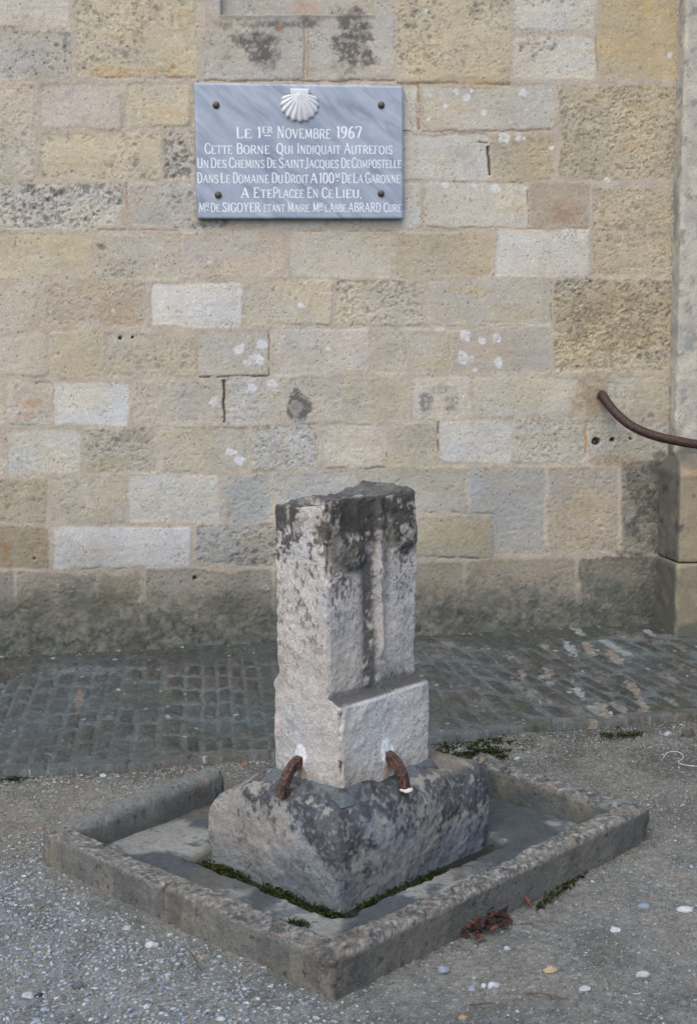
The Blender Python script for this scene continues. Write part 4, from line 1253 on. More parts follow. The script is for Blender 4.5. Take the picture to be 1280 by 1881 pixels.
# --- pillar
PB = bh + .004
PF = onz(627, 1458, PB)
PR_, PL_ = onz(794, 1398, PB), onz(497, 1418, PB)
pa = float((PR_ - PF) @ E1)
pb_ = float((PL_ - PF) @ E2)
def zat(px, py, P):
    d = ray(px, py)
    return CAM_H + d[2] * (P[1] / d[1])
led = .046
z_led = zat(612, 1299, PF + E2 * .0)
zt_f = zat(606, 919, PF + E2 * led)
zt_l = zat(505, 930, PF + E2 * (pb_ - .02))
zt_r = zat(760, 897, PF + E1 * (pa - .01) + E2 * led)
zt_b = zat(665, 884, PF + E1 * (pa - .02) + E2 * (pb_ - .02))
print('pillar', pa, pb_, z_led, zt_f, zt_l, zt_r, zt_b, 'base z', PB)
HP = zt_f - PB
def build_pillar():
    H0 = HP + .05
    Vl, F, Nn = rbox(pa, pb_, H0, .016, .0042)
    Vl[:, 2] -= .05
    x0, y0, z0 = Vl[:, 0].copy(), Vl[:, 1].copy(), Vl[:, 2].copy()
    zz = z0 + PB
    zl = z_led - PB
    s = sst(zl - .010, zl + .014, z0 + .004 * vn2(x0 * 12, x0 * 0, 4))         # 0 below the ledge, 1 above it
    wb = np.clip(z0 / HP, 0, 1)
    fx, fy = x0 / pa, y0 / pb_
    sL = sst(zl - .02, zl + .03, z0 - .03 + .01 * vn2(y0 * 15, y0 * 0, 5))
    a0 = .0 * wb
    a1 = pa - .008 * s
    b0 = led * s
    b1 = pb_ - .024 * sL
    x = a0 + fx * (a1 - a0)
    y = b0 + fy * (b1 - b0)
    # tilted, worn top
    ztop = (zt_f * (1 - fx) * (1 - fy) + zt_r * fx * (1 - fy) + zt_l * (1 - fx) * fy + zt_b * fx * fy) - PB
    z = z0 * np.where(z0 > 0, 1 + (ztop / HP - 1) * wb, 1)
    P = np.stack([x, y, z], 1)
    n0, n1, n2, n3 = fb3(P, 5, 201, 3), fb3(P, 15, 202, 4, .6), fb3(P, 50, 203, 4, .68), fb3(P, 130, 204, 2)
    FRf = (Nn[:, 1] < -.6) * 1.0
    LFf = (Nn[:, 0] < -.6) * 1.0
    topf = (Nn[:, 2] > .6) * 1.0
    t = z / HP
    # relief on the front-right face: pilgrim's staff with a shell on either side, worn away
    ax = x / pa
    st_c = .545 + .012 * (t - .6)
    stf = np.exp(-((ax - st_c + .01 * vn2(t * 9, t * 0, 8)) / .030) ** 2) * sst(.40, .45, t) * sst(.995, .93, t)
    stf *= .8 + .5 * vn2(t * 34, t * 0, 6) * sst(.78, .70, t) * sst(.55, .6, t)
    grv = np.exp(-((ax - .42) / .07) ** 2) * sst(.36, .6, t) * .6 + np.exp(-((ax - .655) / .06) ** 2) * sst(.45, .62, t) * .6
    def shellb(ca, ct, ra, rt):
        d = np.sqrt(((ax - ca) / ra) ** 2 + ((t - ct) / rt) ** 2)
        b = sst(1.05, .45, d) * (1 + .05 * np.cos(d * 30))
        return b
    sh = shellb(.24, .815, .24, .085) * sst(.93, .80, t) + shellb(.85, .845, .20, .080) * sst(.96, .83, t)
    up = sst(.86, .92, t) * np.exp(-((ax - .25) / .14) ** 2)
    rel = .020 * stf - .011 * grv + .016 * sh * sst(1.0, .86, ax) - .008 * up + .008 * sst(.3, .0, ax) * sst(.8, 1, t)
    edge = (np.abs(Nn).max(1) < .94)
    chip = sst(.15, .6, n1 + .3 * n0) * edge * sst(-.05, .1, t)
    disp = FRf * rel * s + (.004 + .004 * edge) * n0 + .0034 * n1 + .0018 * n2 + .0007 * n3 - .016 * chip - .004 * sst(.4, .7, n1) * sst(.5, 1, t)
    disp += topf * (.012 * n1 + .008 * n0)
    P = P + Nn * disp[:, None]
    # ------- colour
    c = S(186, 176, 163) * (1 + .07 * n0 + .07 * n1 + .08 * n2)[:, None]
    c = mix(c, S(166, 152, 136), sst(.1, .6, fb3(P, 9, 211, 4)) * .5)
    c = mix(c, S(198, 192, 184), sst(.1, .5, n2 - .3) * .5)
    c = mix(c, S(160, 148, 132), FRf * sst(-.3, .5, fb3(P, 4, 219, 4)) * .5)
    c = mix(c, S(168, 170, 170), sst(.15, .6, fb3(P, 6, 212, 4)) * .3)
    L1 = fb3(P, 10, 213, 4, .65)
    L2 = fb3(P * np.array([1, 1, .3]), 16, 214, 3, .6)              # runs down the face
    L3 = fb3(P, 46, 215, 3, .7)
    lm = sst(-.15, .2, (t - .885) * 5.5 + .6 * L1 + .8 * L2 + .5 * L3 + .3 * fb3(P, 110, 230, 2))
    lm = np.maximum(lm, topf * sst(-.75, -.1, L1 + .4 * L3 + .1))
    # scattered specks, denser high up and on the left face
    spk = sst(.52, .68, fb3(P * np.array([1, 1, .6]), 130, 229, 2, .6) + .6 * L1 + .35 * L2 + .7 * (t - .80) + .06 * LFf)
    lm = np.maximum(lm, spk * sst(.15, .8, t) * .85)
    # darker tone in the grooves of the relief and under the shells
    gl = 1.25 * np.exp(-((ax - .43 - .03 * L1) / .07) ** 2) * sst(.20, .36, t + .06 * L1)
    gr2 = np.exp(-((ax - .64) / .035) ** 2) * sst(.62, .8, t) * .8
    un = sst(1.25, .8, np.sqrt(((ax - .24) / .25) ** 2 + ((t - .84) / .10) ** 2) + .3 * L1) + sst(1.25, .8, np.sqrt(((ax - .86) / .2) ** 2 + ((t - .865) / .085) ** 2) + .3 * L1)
    relief_dk = np.clip(gl * 1.1 + gr2 + un * .85, 0, 1) * sst(-.6, .15, L3 + .5 * L1 + .2) * FRf * s
    relief_dk *= 1 - .75 * np.clip(stf * 1.5, 0, 1) * sst(-.2, .3, L3 + .3)
    tone = np.where((L2 > .0)[:, None], S(50, 47, 43), S(70, 66, 58))
    c = c + (tone - c) * (lm * .88)[:, None]
    c = c + (S(64, 61, 54) - c) * (relief_dk * .85)[:, None]
    yl = sst(.45, .6, fb3(P, 34, 221, 2)) * sst(.7, .8, t)
    c = mix(c, S(140, 132, 100), yl * .16)
    gtop = topf * sst(-.1, .4, fb3(P, 26, 222, 3, .7))
    c = mix(c, S(104, 108, 104), gtop * .7)
    # scabs of bare stone inside the crust
    sb = sst(.36, .5, fb3(P, 30, 223, 3, .6) - .2 * L1)
    c = mix(c, S(170, 160, 148), sb * lm * (1 - topf) * .75)
    # dark line on and above the ledge
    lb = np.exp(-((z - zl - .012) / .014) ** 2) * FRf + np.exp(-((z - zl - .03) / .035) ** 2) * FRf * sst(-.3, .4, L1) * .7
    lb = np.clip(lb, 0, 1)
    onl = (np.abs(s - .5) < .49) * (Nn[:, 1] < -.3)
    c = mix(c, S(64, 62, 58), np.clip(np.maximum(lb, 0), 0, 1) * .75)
    lit_lip = np.exp(-((s - .06) / .07) ** 2) * (Nn[:, 1] < -.3) * sst(.02, .1, ax)  # lit edge of the ledge, painted as a bright line
    c = mix(c, S(80, 78, 74), onl * .85 * (1 - lit_lip))
    c = mix(c, S(206, 202, 194), lit_lip * .8 * sst(-.4, .3, L1 + .3))
    c = mix(c, S(82, 78, 70), FRf * sst(.9, 1.0, ax + .1 * L1) * sst(.40, .30, t) * sst(.1, .3, t) * .6)
    c = mix(c, S(128, 112, 98), sst(.06, -.02, z + .02 * n1) * sst(-.2, .3, L3) * .7)
    # lime mortar round the clamp sockets, with rust under them
    def sock(m, cu, cz, u, ru, rz):
        nonlocal c
        mm = sst(-.04, .06, ell(u, z, cu, cz, ru, rz) + .16 * n1) * m
        c = mix(c, S(222, 219, 214), mm * .92)
        return mm
    m1 = sock(LFf, SB - .004, SZ1 + .012, y, .022, .034)
    m2 = sock(FRf, SA - .004, SZ2 + .012, x, .026, .040)
    P = P + Nn * (.002 * (m1 + m2))[:, None]
    ru1 = sst(.0, .4, ell(y, z, SB - .006, SZ1 - .035, .018, .035) + .5 * L3) * LFf
    ru2 = sst(.0, .4, ell(x, z, SA, SZ2 - .035, .018, .04) + .5 * L3) * FRf
    c = mix(c, S(150, 118, 92), np.clip(ru1 + ru2, 0, 1) * .7)
    return PF + P[:, :1] * E1 + P[:, 1:2] * E2 + P[:, 2:] * np.array([0, 0, 1.0]), F, c
# where the clamps enter the two faces
q1 = onplane(551, 1397, PF, E1)          # left-front face is the plane a = 0
q2 = onplane(711, 1387, PF, E2)          # right-front face is the plane b = 0
SB, SZ1 = float((q1 - PF) @ E2), float(q1[2] - PB)
SA, SZ2 = float((q2 - PF) @ E1), float(q2[2] - PB)
print('sockets', SB, SZ1, SA, SZ2)
PF0 = PF.copy()
Pm, Fm, Cm = build_pillar()
Cm = Cm * np.array([1.03, 1.08, 1.15])
put(mesh_obj('pillar', Pm, Fm, M_mile, Cm), mile)

# --- grey cement bed between pillar and block
def build_bed():
    n, m = 240, 9
    V, c = [], []
    for i in range(n):
        t = i / n * 4
        k, f = int(t), t - int(t)
        cs = [(0, 0), (pa, 0), (pa, pb_), (0, pb_)]
        p, q = np.array(cs[k]), np.array(cs[(k + 1) % 4])
        b = p + (q - p) * f
        cen = np.array([pa / 2, pb_ / 2])
        o = (b - cen) / np.array([pa / 2, pb_ / 2])
        o = o / np.linalg.norm(o)
        for j in range(m):
            s = j / (m - 1)
            wd = .036 + .008 * math.sin(i * 2 * math.pi / 240 * 7) + .005 * math.sin(i * 2 * math.pi / 240 * 17 + 1)
            P = b + o * (s * wd - .006)
            z = PB + .013 * (1 - s) ** 1.6 - .03 * s ** 1.8
            V.append(PF + P[0] * E1 + P[1] * E2 + np.array([0, 0, z - PB]))
    V = np.array(V)
    nn = fb3(V, 26, 231, 4, .65)
    V[:, 2] += .003 * nn
    c = S(116, 122, 124, .50) * (1 + .2 * nn)[:, None]
    c = mix(c, S(66, 68, 68, .55), sst(-.1, .3, fb3(V, 14, 232, 4) + .5 * fb3(V, 60, 233, 3)) * .85)
    F = []
    for i in range(n):
        for j in range(m - 1):
            a, b = i * m + j, ((i + 1) % n) * m + j
            F.append((a, a + 1, b + 1, b))
    return V, F, c
Vb_, Fb_, Cb_ = build_bed()
put(mesh_obj('cement_bed', Vb_, Fb_, M_mile, Cb_), mile)

# --- two square iron clamps
M_clamp = plain_mat('rusty_iron', S(64, 48, 43, .6), rough=.68, metal=.1, spec=.25, var=.3, scale=90, bump=.2, col2=S(98, 74, 64))
def clamp(start, outdir, side, run, drop):
    start = np.asarray(start)
    up = np.array([0, 0, 1.0])
    P = []
    for t in np.linspace(-.25, 1, 16):
        if t < 0:
            P.append(start + outdir * t * .12)
        else:
            a = t * math.radians(78)
            P.append(start + outdir * run * math.sin(a) / math.sin(math.radians(78)) - up * drop * (1 - math.cos(a)) / (1 - math.cos(math.radians(78))))
    P = np.array(P)
    w_ = .0138
    ch = .004
    pr = np.array([(w_, -w_ + ch), (w_, w_ - ch), (w_ - ch, w_), (-w_ + ch, w_), (-w_, w_ - ch), (-w_, -w_ + ch), (-w_ + ch, -w_), (w_ - ch, -w_)])
    # keep the bar's flat side facing sideways: frame from the vertical plane of the bend
    V = []
    T_ = np.gradient(P, axis=0)
    T_ /= np.linalg.norm(T_, axis=1, keepdims=True)
    for p, tt in zip(P, T_):
        u = np.cross(side, tt)
        V += [p + side * a + u * b for a, b in pr]
    V = np.array(V)
    m, k = 8, len(P)
    F = []
    for i in range(k - 1):
        for j in range(m):
            F.append((i * m + j, i * m + (j + 1) % m, (i + 1) * m + (j + 1) % m, (i + 1) * m + j))
    F.append(tuple(reversed(range(m))))
    F.append(tuple((k - 1) * m + j for j in range(m)))
    V = V + .0008 * np.stack([vn3(V[:, 0] * 90, V[:, 1] * 90, V[:, 2] * 90, s_) for s_ in (1, 2, 3)], 1)
    return V, F
import bmesh
def fix_normals(o):
    bm = bmesh.new()
    bm.from_mesh(o.data)
    bmesh.ops.recalc_face_normals(bm, faces=bm.faces)
    bm.to_mesh(o.data)
    bm.free()
s1 = PF + E2 * SB + np.array([0, 0, SZ1])
s2 = PF + E1 * SA + np.array([0, 0, SZ2])
for st_, od, sd_2 in ((s1, -E1, E2), (s2, -E2, E1)):
    V, F = clamp(st_, od, sd_2, .070, SZ1 + .03 if st_ is s1 else SZ2 + .03)
    o = mesh_obj('iron_clamp', V, F, M_clamp, smooth=False)
    fix_normals(o)
    put(o, mile)
# lime patch where the right clamp meets the block
M_lime = plain_mat('lime_mortar', S(196, 190, 180), rough=.95, spec=.1, var=.15, scale=120, bump=.4)
def lump(name, c, rx, ry, rz, seed, mat, lvl=3, rough=.25, scale=None):
    bm = bmesh.new()
    bmesh.ops.create_icosphere(bm, subdivisions=lvl, radius=1)
    V = np.array([v.co for v in bm.verts])
    F = [tuple(v.index for v in f.verts) for f in bm.faces]
    bm.free()
    d = fb3(V + seed * 3.7, .9, seed, 3, .5)
    V = V * (1 + rough * d)[:, None] * np.array([rx, ry, rz])
    return V, F
e2 = s2 - E2 * .074
V, F = lump('x', None, .018, .020, .007, 3, None)
put(mesh_obj('mortar_patch', V + np.array([e2[0], e2[1], PB - .02]), F, M_lime), mile)

# ================================================================== MOSS
M_moss = plain_mat('dark_moss', S(46, 52, 32, .6), rough=.95, spec=.05, var=.45, scale=60, bump=.6, col2=S(70, 80, 42, .6))
def moss(name, pts, seed, size=.006):
    """many small leafy tufts: little three-bladed stars"""
    r = np.random.default_rng(seed)
    V, F = [], []
    for p in pts:
        for k in range(5):
            a = r.uniform(0, 6.28)
            s = size * r.uniform(.6, 1.5)
            tip = np.array([math.cos(a) * s * .9, math.sin(a) * s * .9, s * r.uniform(.5, 1.3)])
            sd_3 = np.array([-math.sin(a), math.cos(a), 0]) * s * .35
            b = len(V)
            V += [p - sd_3, p + sd_3, p + tip + sd_3 * .3, p + tip - sd_3 * .3]
            F.append((b, b + 1, b + 2, b + 3))
    o = mesh_obj(name, np.array(V), F, M_moss, smooth=False)
    return o
r_ = np.random.default_rng(3)
pts = []
for i in range(5200):                                            # along the groove at the foot of the block
    if r_.random() < .55:
        b = r_.uniform(-.03, bd_ * .98)
        if fb2(np.array([b * 9]), np.array([2.0]), 301, 2)[0] + .25 > r_.uniform(-.6, .6):
            pts.append(BF + E1 * r_.uniform(-.060, -.004) + E2 * b + np.array([0, 0, r_.uniform(-.024, -.008)]))
    else:
        a = r_.uniform(-.03, bw * 1.0)
        if fb2(np.array([a * 9]), np.array([5.0]), 303, 2)[0] + .1 > r_.uniform(-.5, .6):
            pts.append(BF + E2 * r_.uniform(-.060, -.004) + E1 * a + np.array([0, 0, r_.uniform(-.024, -.008)]))
for i in range(160):
    g = onz(545 + r_.normal(0, 12), 1699 + r_.normal(0, 4.5), .006)
    pts.append(g)
kind(moss('trough_moss', pts, 5, .0042), 'stuff')
pts = []
for i in range(4200):
    px, py = (r_.normal(850, 40) if r_.random() < .5 else r_.normal(912, 26)), None
    py = 1380 - (px - 790) * .06 + r_.normal(0, 9) + 4
    if px > 792 and vn2(np.array([px / 9.0]), np.array([py / 5.0]), 9)[0] > r_.uniform(-.7, .5):
        pts.append(onz(px, py, -.004))
for i in range(260):
    px = r_.uniform(1100, 1180)
    pts.append(onz(px, 1352 + r_.normal(0, 3) - (px - 1100) * .03, -.003))
for i in range(240):
    px = r_.uniform(985, 1080)
    pts.append(onz(px, 1668 - (px - 985) * .75 + r_.normal(0, 5), -.002))
for i in range(130):
    pts.append(onz(20 + r_.normal(0, 16), 1432 + r_.normal(0, 3), -.003))
kind(moss('ground_moss', pts, 6, .0045), 'stuff')

# ================================================================== GRAVEL
M_grav = stone_mat('gravel_stone', bump=0.3, scale=200, var=0.1)
def gravel():
    r = np.random.default_rng(21)
    t = (1 + 5 ** .5) / 2
    I = np.array([(-1, t, 0), (1, t, 0), (-1, -t, 0), (1, -t, 0), (0, -1, t), (0, 1, t), (0, -1, -t), (0, 1, -t), (t, 0, -1), (t, 0, 1), (-t, 0, -1), (-t, 0, 1)])
    I = I / np.linalg.norm(I[0])
    Fi = np.array([(0, 11, 5), (0, 5, 1), (0, 1, 7), (0, 7, 10), (0, 10, 11), (1, 5, 9), (5, 11, 4), (11, 10, 2), (10, 7, 6), (7, 1, 8), (3, 9, 4), (3, 4, 2), (3, 2, 6), (3, 6, 8), (3, 8, 9), (4, 9, 5), (2, 4, 11), (6, 2, 10), (8, 6, 7), (9, 8, 1)])
    n = 95000
    x, y = r.uniform(-1.75, 1.8, n), r.uniform(2.6, 5.3, n)
    P = np.stack([x, y, x * 0], 1)
    a, b = (P - TF) @ E1, (P - TF) @ E2
    uu, vv = (P - WP) @ WU, (P - WP) @ WN
    out = (a < -.005) | (b < -.005) | (a > aR + .005) | (b > bL + .005)
    out &= vv > pave_front(uu) + .01
    cl = fb2(x * 3, y * 3, 401, 3)
    fl = sst(.12, -.15, a + .15 * cl)
    back = sst(0, .1, b - bL)
    edge = sst(.25, .0, vv - pave_front(uu))
    dens = np.clip(.16 + .84 * fl * (1 - .55 * back) + .45 * edge * sst(0, .4, bL * .5 + b - a) + .2 * sst(.2, .6, cl), 0, 1)
    ok = out & (r.random(n) < dens)
    x, y, fl, edge = x[ok], y[ok], fl[ok], edge[ok]
    n = len(x)
    s = .0017 + .0050 * r.random(n) ** 2.2
    s = np.where(r.random(n) < .02, s + .004 * r.random(n), s) * (.72 + .25 * fl + .4 * edge * r.random(n))
    h = ground_h(x, y)[0]
    R = r.normal(size=(n, 12, 1)) * .16 + 1
    sc = np.stack([r.uniform(.8, 1.5, n), r.uniform(.7, 1.1, n), r.uniform(.4, .8, n)], 1)[:, None, :]
    V = I[None] * R * sc * s[:, None, None]
    an = r.uniform(0, 6.28, n)
    ca, sa = np.cos(an)[:, None], np.sin(an)[:, None]
    vx, vy = V[..., 0] * ca - V[..., 1] * sa, V[..., 0] * sa + V[..., 1] * ca
    V = np.stack([vx + x[:, None], vy + y[:, None], V[..., 2] + h[:, None] + s[:, None] * .25], -1)
    pal = np.array([S(*c) for c in ((150, 152, 152), (134, 138, 142), (168, 168, 166), (120, 120, 118), (146, 136, 122), (106, 104, 102), (186, 186, 184), (150, 124, 100), (128, 132, 138))])
    pr = np.array([.23, .2, .13, .14, .1, .08, .045, .03, .045])
    c = pal[r.choice(len(pal), n, p=pr / pr.sum())] * r.uniform(.85, 1.1, (n, 1))
    c = mix(c, S(126, 112, 96) , sst(.3, 1, edge) * .5 * r.random(n))
    C_ = np.repeat(c[:, None, :], 12, 1)
    F = (Fi[None] + (np.arange(n) * 12)[:, None, None]).reshape(-1, 3)
    return V.reshape(-1, 3), F, C_.reshape(-1, 3)
Vv_, Fv_, Cv_ = gravel()
def crumbs():
    r = np.random.default_rng(77)
    V, F, C_ = [], [], []
    k = 0
    for i in range(420):
        u = r.uniform(-.3, 3.05)
        v = abs(r.normal(0, .03)) + .006 if r.random() < .75 else pave_front(u) + r.normal(.012, .012)
        s = .002 + .006 * r.random() ** 3
        z = .056 if v < .3 else .002
        P = W3(u, z, v)
        q = r.normal(size=(6, 3)) * .12 + np.array([(1, 0, 0), (0, 1, 0), (-1, 0, 0), (0, -1, 0), (0, 0, .7), (0, 0, -.7)])
        V.append(q * s * r.uniform(.7, 1.4) + P)
        F.append(np.array([(0, 1, 4), (1, 2, 4), (2, 3, 4), (3, 0, 4), (1, 0, 5), (2, 1, 5), (3, 2, 5), (0, 3, 5)]) + k)
        k += 6
        C_.append(np.tile(S(*((96, 92, 80), (124, 116, 100), (70, 70, 62), (150, 146, 136))[int(r.integers(4))]) * .8, (6, 1)))
    return np.concatenate(V), np.concatenate(F), np.concatenate(C_)
Vk_, Fk_, Ck_ = crumbs()
kind(mesh_obj('stone_crumbs', Vk_, Fk_, M_grav, Ck_, smooth=False), 'stuff')
kind(mesh_obj('gravel', Vv_, Fv_, M_grav, Cv_ * np.array([.84, .92, .98]), smooth=False), 'stuff')

def grit():
    """sand grains and chips: small octahedra lying on the earth"""
    r = np.random.default_rng(33)
    n = 120000
    x, y = r.uniform(-1.6, 1.65, n), r.uniform(2.6, 5.2, n)
    P = np.stack([x, y, x * 0], 1)
    a, b = (P - TF) @ E1, (P - TF) @ E2
    uu, vv = (P - WP) @ WU, (P - WP) @ WN
    ok = ((a < -.004) | (b < -.004) | (a > aR + .004) | (b > bL + .004)) & (vv > pave_front(uu) + .005)
    x, y = x[ok], y[ok]
    n = len(x)
    I = np.array([(1, 0, 0), (0, 1, 0), (-1, 0, 0), (0, -1, 0), (0, 0, 1), (0, 0, -1)], float)
    Fi = np.array([(0, 1, 4), (1, 2, 4), (2, 3, 4), (3, 0, 4), (1, 0, 5), (2, 1, 5), (3, 2, 5), (0, 3, 5)])
    s = (.0011 + .0016 * r.random(n) ** 2) * (y / 3.6)
    V = I[None] * s[:, None, None] * r.uniform(.6, 1.3, (n, 6, 1))
    an = r.uniform(0, 6.28, n)
    ca, sa = np.cos(an)[:, None], np.sin(an)[:, None]
    h = ground_h(x, y)[0]
    V = np.stack([V[..., 0] * ca - V[..., 1] * sa + x[:, None], V[..., 0] * sa + V[..., 1] * ca + y[:, None], V[..., 2] * .7 + h[:, None] + s[:, None] * .3], -1)
    pal = np.array([S(*c) for c in ((128, 126, 118), (104, 102, 94), (78, 76, 70), (152, 150, 144), (176, 176, 172), (136, 118, 98), (118, 124, 130))])
    c = pal[r.choice(7, n, p=[.26, .2, .2, .14, .08, .06, .06])] * r.uniform(.8, 1.1, (n, 1))
    F = (Fi[None] + (np.arange(n) * 6)[:, None, None]).reshape(-1, 3)
    return V.reshape(-1, 3), F, np.repeat(c[:, None], 6, 1).reshape(-1, 3)
Vq_, Fq_, Cq_ = grit()
kind(mesh_obj('grit', Vq_, Fq_, M_grav, Cq_ * np.array([.86, .90, .90]), smooth=False), 'stuff')

# ================================================================== PEBBLES (single stones one can point at)
def pebble(px, py, w_px, h_px, rgb, label, seed, lvl=2, rough=.5, grp='loose pebbles on the ground', name='pebble', k=.52):
    g = onz(px, py + h_px * .35, 0)
    dist = np.linalg.norm(g - CO)
    mpp = dist / CAM_F
    rx = w_px * mpp / 2
    rz = max(h_px * mpp / 2 * .75, .006)
    V, F = lump('x', None, rx, rx * .75, rz, seed, None, lvl, rough)
    a = random.Random(seed).uniform(-.5, .5)
    V = np.stack([V[:, 0] * math.cos(a) - V[:, 1] * math.sin(a), V[:, 0] * math.sin(a) + V[:, 1] * math.cos(a), V[:, 2]], 1)
    col_ = S(*rgb, k) * (1 + .15 * fb3(V * 1, 90, seed, 3))[:, None]
    o = mesh_obj(name, V, F, M_grav, col_, smooth=(seed % 3 == 0))
    o.location = (g[0], g[1], float(ground_h(np.array([g[0]]), np.array([g[1]]))[0][0]) + rz * .3)
    tag(o, label, 'pebble', grp)
    return o
PEB = [
 (904,1805,22,20,(192,196,200),'white wedge-shaped pebble on the sandy ground in front of the trough'),
 (889,1807,11,9,(186,190,194),'small white pebble touching the left side of the white wedge-shaped pebble'),
 (1012,1775,32,21,(178,160,126),'largest tan pebble, lying right of the fallen leaves'),
 (1180,1785,24,19,(182,184,180),'pale grey pebble near the right edge, right of the tan pebble'),
 (1258,1668,26,18,(206,206,206),'white oblong pebble at the right edge of the sandy ground'),
 (1130,1705,17,15,(192,196,198),'white round pebble between the trough and the oblong white one'),
 (1074,1811,20,11,(180,182,180),'flat pale pebble below the pale grey one at the right'),
 (1179,1660,24,15,(138,150,164),'blue-grey pebble right of the trough'),
 (866,1809,16,16,(150,158,166),'grey-blue round pebble left of the white wedge-shaped pebble'),
 (812,1778,18,17,(142,152,164),'blue-grey pebble close under the front-right rim'),
 (931,1735,13,15,(186,192,196),'pale pebble just below the pile of fallen leaves'),
 (850,1860,18,14,(176,146,108),'orange-tan pebble at the bottom of the ground'),
 (892,1867,15,15,(106,112,122),'dark slate-coloured pebble beside the orange-tan one'),
 (1256,1835,18,15,(116,118,120),'dark grey pebble in the lower right corner'),
 (280,1730,25,17,(196,198,196),'flat white pebble on the grey gravel left of the trough'),
 (52,1822,26,13,(176,178,178),'pale flat pebble in the lower left corner'),
 (72,1820,15,11,(66,64,64),'dark pebble beside the pale flat one in the lower left corner'),
 (145,1805,18,22,(102,104,108),'dark grey upright pebble on the gravel at lower left'),
 (312,1716,12,9,(194,194,192),'small white pebble above the flat white one on the gravel'),
 (405,1870,17,12,(190,190,190),'white pebble at the bottom edge of the gravel'),
 (232,1700,18,11,(172,168,160),'pale cream pebble left of the flat white one'),
 (190,1421,12,10,(192,194,196),'white pebble against the left part of the gutter edge'),
 (352,1410,12,11,(150,122,98),'brown pebble beside the gutter edge left of the marker stone'),
 (344,1426,20,13,(120,104,86),'wide brown stone lying in the dirt below the gutter edge'),
 (450,1402,16,13,(136,104,80),'reddish brown pebble by the gutter edge near the marker stone'),
 (949,1391,11,10,(180,190,200),'bluish white pebble beside the gutter edge right of the marker stone'),
 (1225,1342,19,14,(178,178,176),'white angular stone at the right end of the gutter edge'),
 (1262,1344,26,17,(94,84,78),'brown stone at the far right of the gutter edge'),
 (76,1519,13,9,(160,132,106),'brown pebble outside the left corner of the trough'),
 (1205,1456,16,10,(150,138,122),'tan sliver of stone behind the right corner of the trough'),
 (1128,1440,9,14,(150,144,130),'upright tan chip behind the right wing of the trough'),
 (1268,1543,22,13,(134,132,122),'grey-tan pebble at the right edge, level with the right corner of the trough'),
]
for i, p in enumerate(PEB):
    pebble(*p[:5], p[5], 500 + i)
# stones in the broken bit of paving at the far left
for i, (px, py, w_, h_, rgb, lb) in enumerate([(4,1228,16,15,(176,172,160),'pale cream stone in the broken corner of the gutter'),
        (17,1216,12,11,(128,112,88),'brown stone at the wall foot in the broken corner of the gutter')]):
    uv = None
    P = onz(px, py, .035)
    mpp = np.linalg.norm(P - CO) / CAM_F
    V, F = lump('x', None, w_ * mpp / 2, w_ * mpp * .4, h_ * mpp * .42, 600 + i, None)
    o = mesh_obj('pebble', V, F, M_grav, S(*rgb, .85) * (1 + .12 * fb3(V, 90, i, 3))[:, None])
    o.location = (P[0], P[1], .03)
    tag(o, lb, 'pebble', 'stones in the broken gutter corner')

# ================================================================== FALLEN LEAVES, TWIGS, STRING
M_leaf = plain_mat('dry_leaf', S(86, 56, 50, .55), rough=.8, spec=.1, var=.4, scale=70, bump=.2, col2=S(112, 72, 60, .6))
M_leaf2 = plain_mat('dark_dry_leaf', S(62, 46, 44, .5), rough=.85, spec=.1, var=.3, scale=70, bump=.2)
def leaf_mesh(name, Lg, wd, curl, mat, seed):
    r = random.Random(seed)
    n, m = 9, 5
    V, F = [], []
    for i in range(n):
        t = i / (n - 1)
        hw = wd * math.sin(math.pi * t ** .8) ** .8 + .0006
        for j in range(m):
            s = j / (m - 1) * 2 - 1
            V.append((t * Lg, s * hw * math.cos(curl * abs(s)), abs(s) * hw * math.sin(curl) + curl * .35 * Lg * t * t + r.uniform(-.0006, .0006)))
    for i in range(n - 1):
        for j in range(m - 1):
            F.append((i * m + j, (i + 1) * m + j, (i + 1) * m + j + 1, i * m + j + 1))
    b = len(V)                                     # stalk
    V += [(0, -.0006, 0), (0, .0006, 0), (-.012, .0006, .001), (-.012, -.0006, .001)]
    F.append((b, b + 1, b + 2, b + 3))
    o = mesh_obj(name, np.array(V), F, mat)
    sol = o.modifiers.new('thickness', 'SOLIDIFY')
    sol.thickness = .0004
    return o
protos = [leaf_mesh('fallen_leaf', .027, .010, .7, M_leaf, 1), leaf_mesh('fallen_leaf', .024, .008, 1.0, M_leaf2, 2), leaf_mesh('fallen_leaf', .031, .0085, .35, M_leaf2, 3)]
lr = random.Random(12)
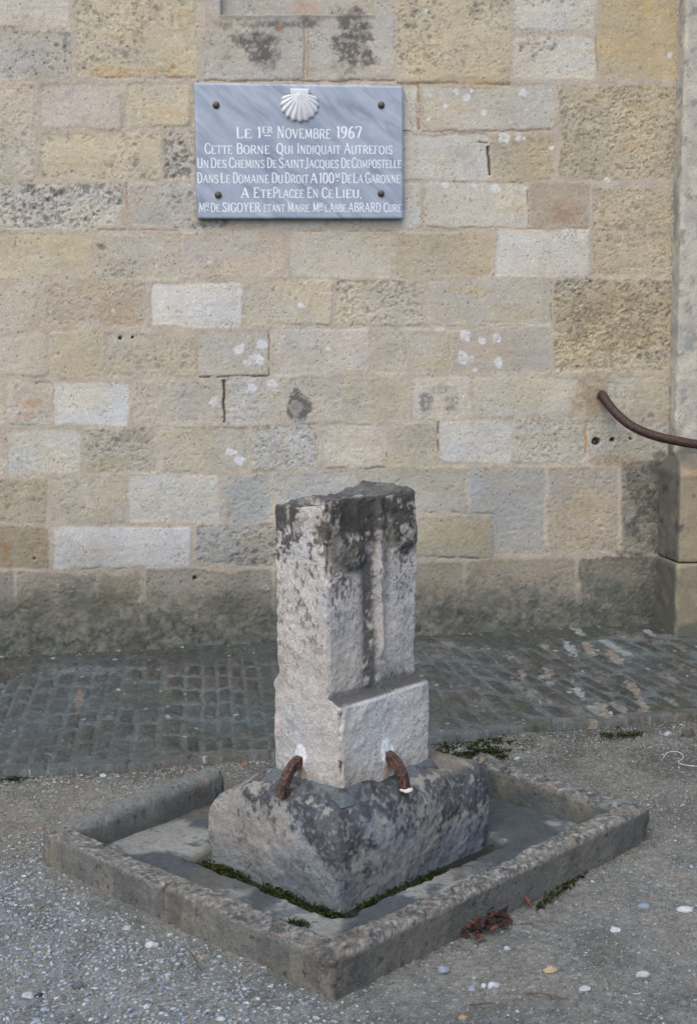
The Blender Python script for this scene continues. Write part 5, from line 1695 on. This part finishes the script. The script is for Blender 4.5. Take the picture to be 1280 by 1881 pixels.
for i in range(70):
    if i == 0:
        px, py, rot = 864, 1690, (math.radians(8), math.radians(-78), 1.2)
    elif i == 1:
        px, py, rot = 866, 1700, (math.radians(70), math.radians(-40), 1.9)
    else:
        px, py = 888 + lr.gauss(0, 23), 1700 + lr.gauss(0, 11)
        py -= (px - 888) * .35
        rot = (lr.uniform(-1.2, 1.2), lr.uniform(-.6, .35), lr.uniform(0, 6.28))
    py = max(py, 1830 - .535 * (px - 620) + 7)
    o = protos[i] if i < 3 else protos[i % 3].copy()
    if i >= 3:
        COL.objects.link(o)
    g = onz(px, py, 0)
    o.location = (g[0], g[1], .006 + lr.uniform(0, .022) * max(0, 1 - abs(px - 882) / 40))
    o.rotation_euler = rot
    tag(o, 'dry reddish brown leaf in the small heap against the front-right rim', 'leaf', 'fallen leaves heaped against the trough')
M_twig = plain_mat('dry_twig', S(92, 74, 60), rough=.85, spec=.2, var=.3, scale=80)
def twig(pts, r, label):
    P = [onz(x, y, 0) + np.array([0, 0, z]) for x, y, z in pts]
    pa_ = catmull(P, 6)
    V, F = sweep(pa_, lambda i: circ(r * (1 - .5 * i / len(pa_)), 6))
    tag(mesh_obj('twig', V, F, M_twig), label, 'twig', 'twigs on the ground')
twig([(958,1700,.004),(972,1701,.007),(985,1706,.006),(1000,1710,.004)], .0016, 'thin dark twig right of the heap of dry leaves')
twig([(962,1827,.003),(990,1829,.006),(1020,1834,.005),(1046,1839,.004)], .0017, 'straight brown twig below the tan pebble')
twig([(862,1848,.003),(880,1850,.007),(900,1848,.007),(926,1851,.004)], .0022, 'reddish brown twig above the slate-coloured pebble')
twig([(352,1752,.004),(360,1768,.007),(364,1782,.006),(358,1800,.003)], .002, 'crooked brown twig on the gravel in front of the left rim')
M_str = plain_mat('white_string', S(186, 186, 182), rough=.9, spec=.1, var=.1, scale=100)
P = [onz(x, y, 0) + np.array([0, 0, z]) for x, y, z in [(1217,1396,.006),(1224,1388,.01),(1238,1386,.012),(1250,1389,.01),(1254,1396,.007),(1245,1402,.006),(1252,1407,.006),(1268,1410,.007),(1282,1411,.006),(1300,1414,.005)]]
V, F = sweep(catmull(P, 8), lambda i: circ(.0014, 6))
tag(mesh_obj('string', V, F, M_str), 'white loop of string on the dark earth right of the trough', 'string')
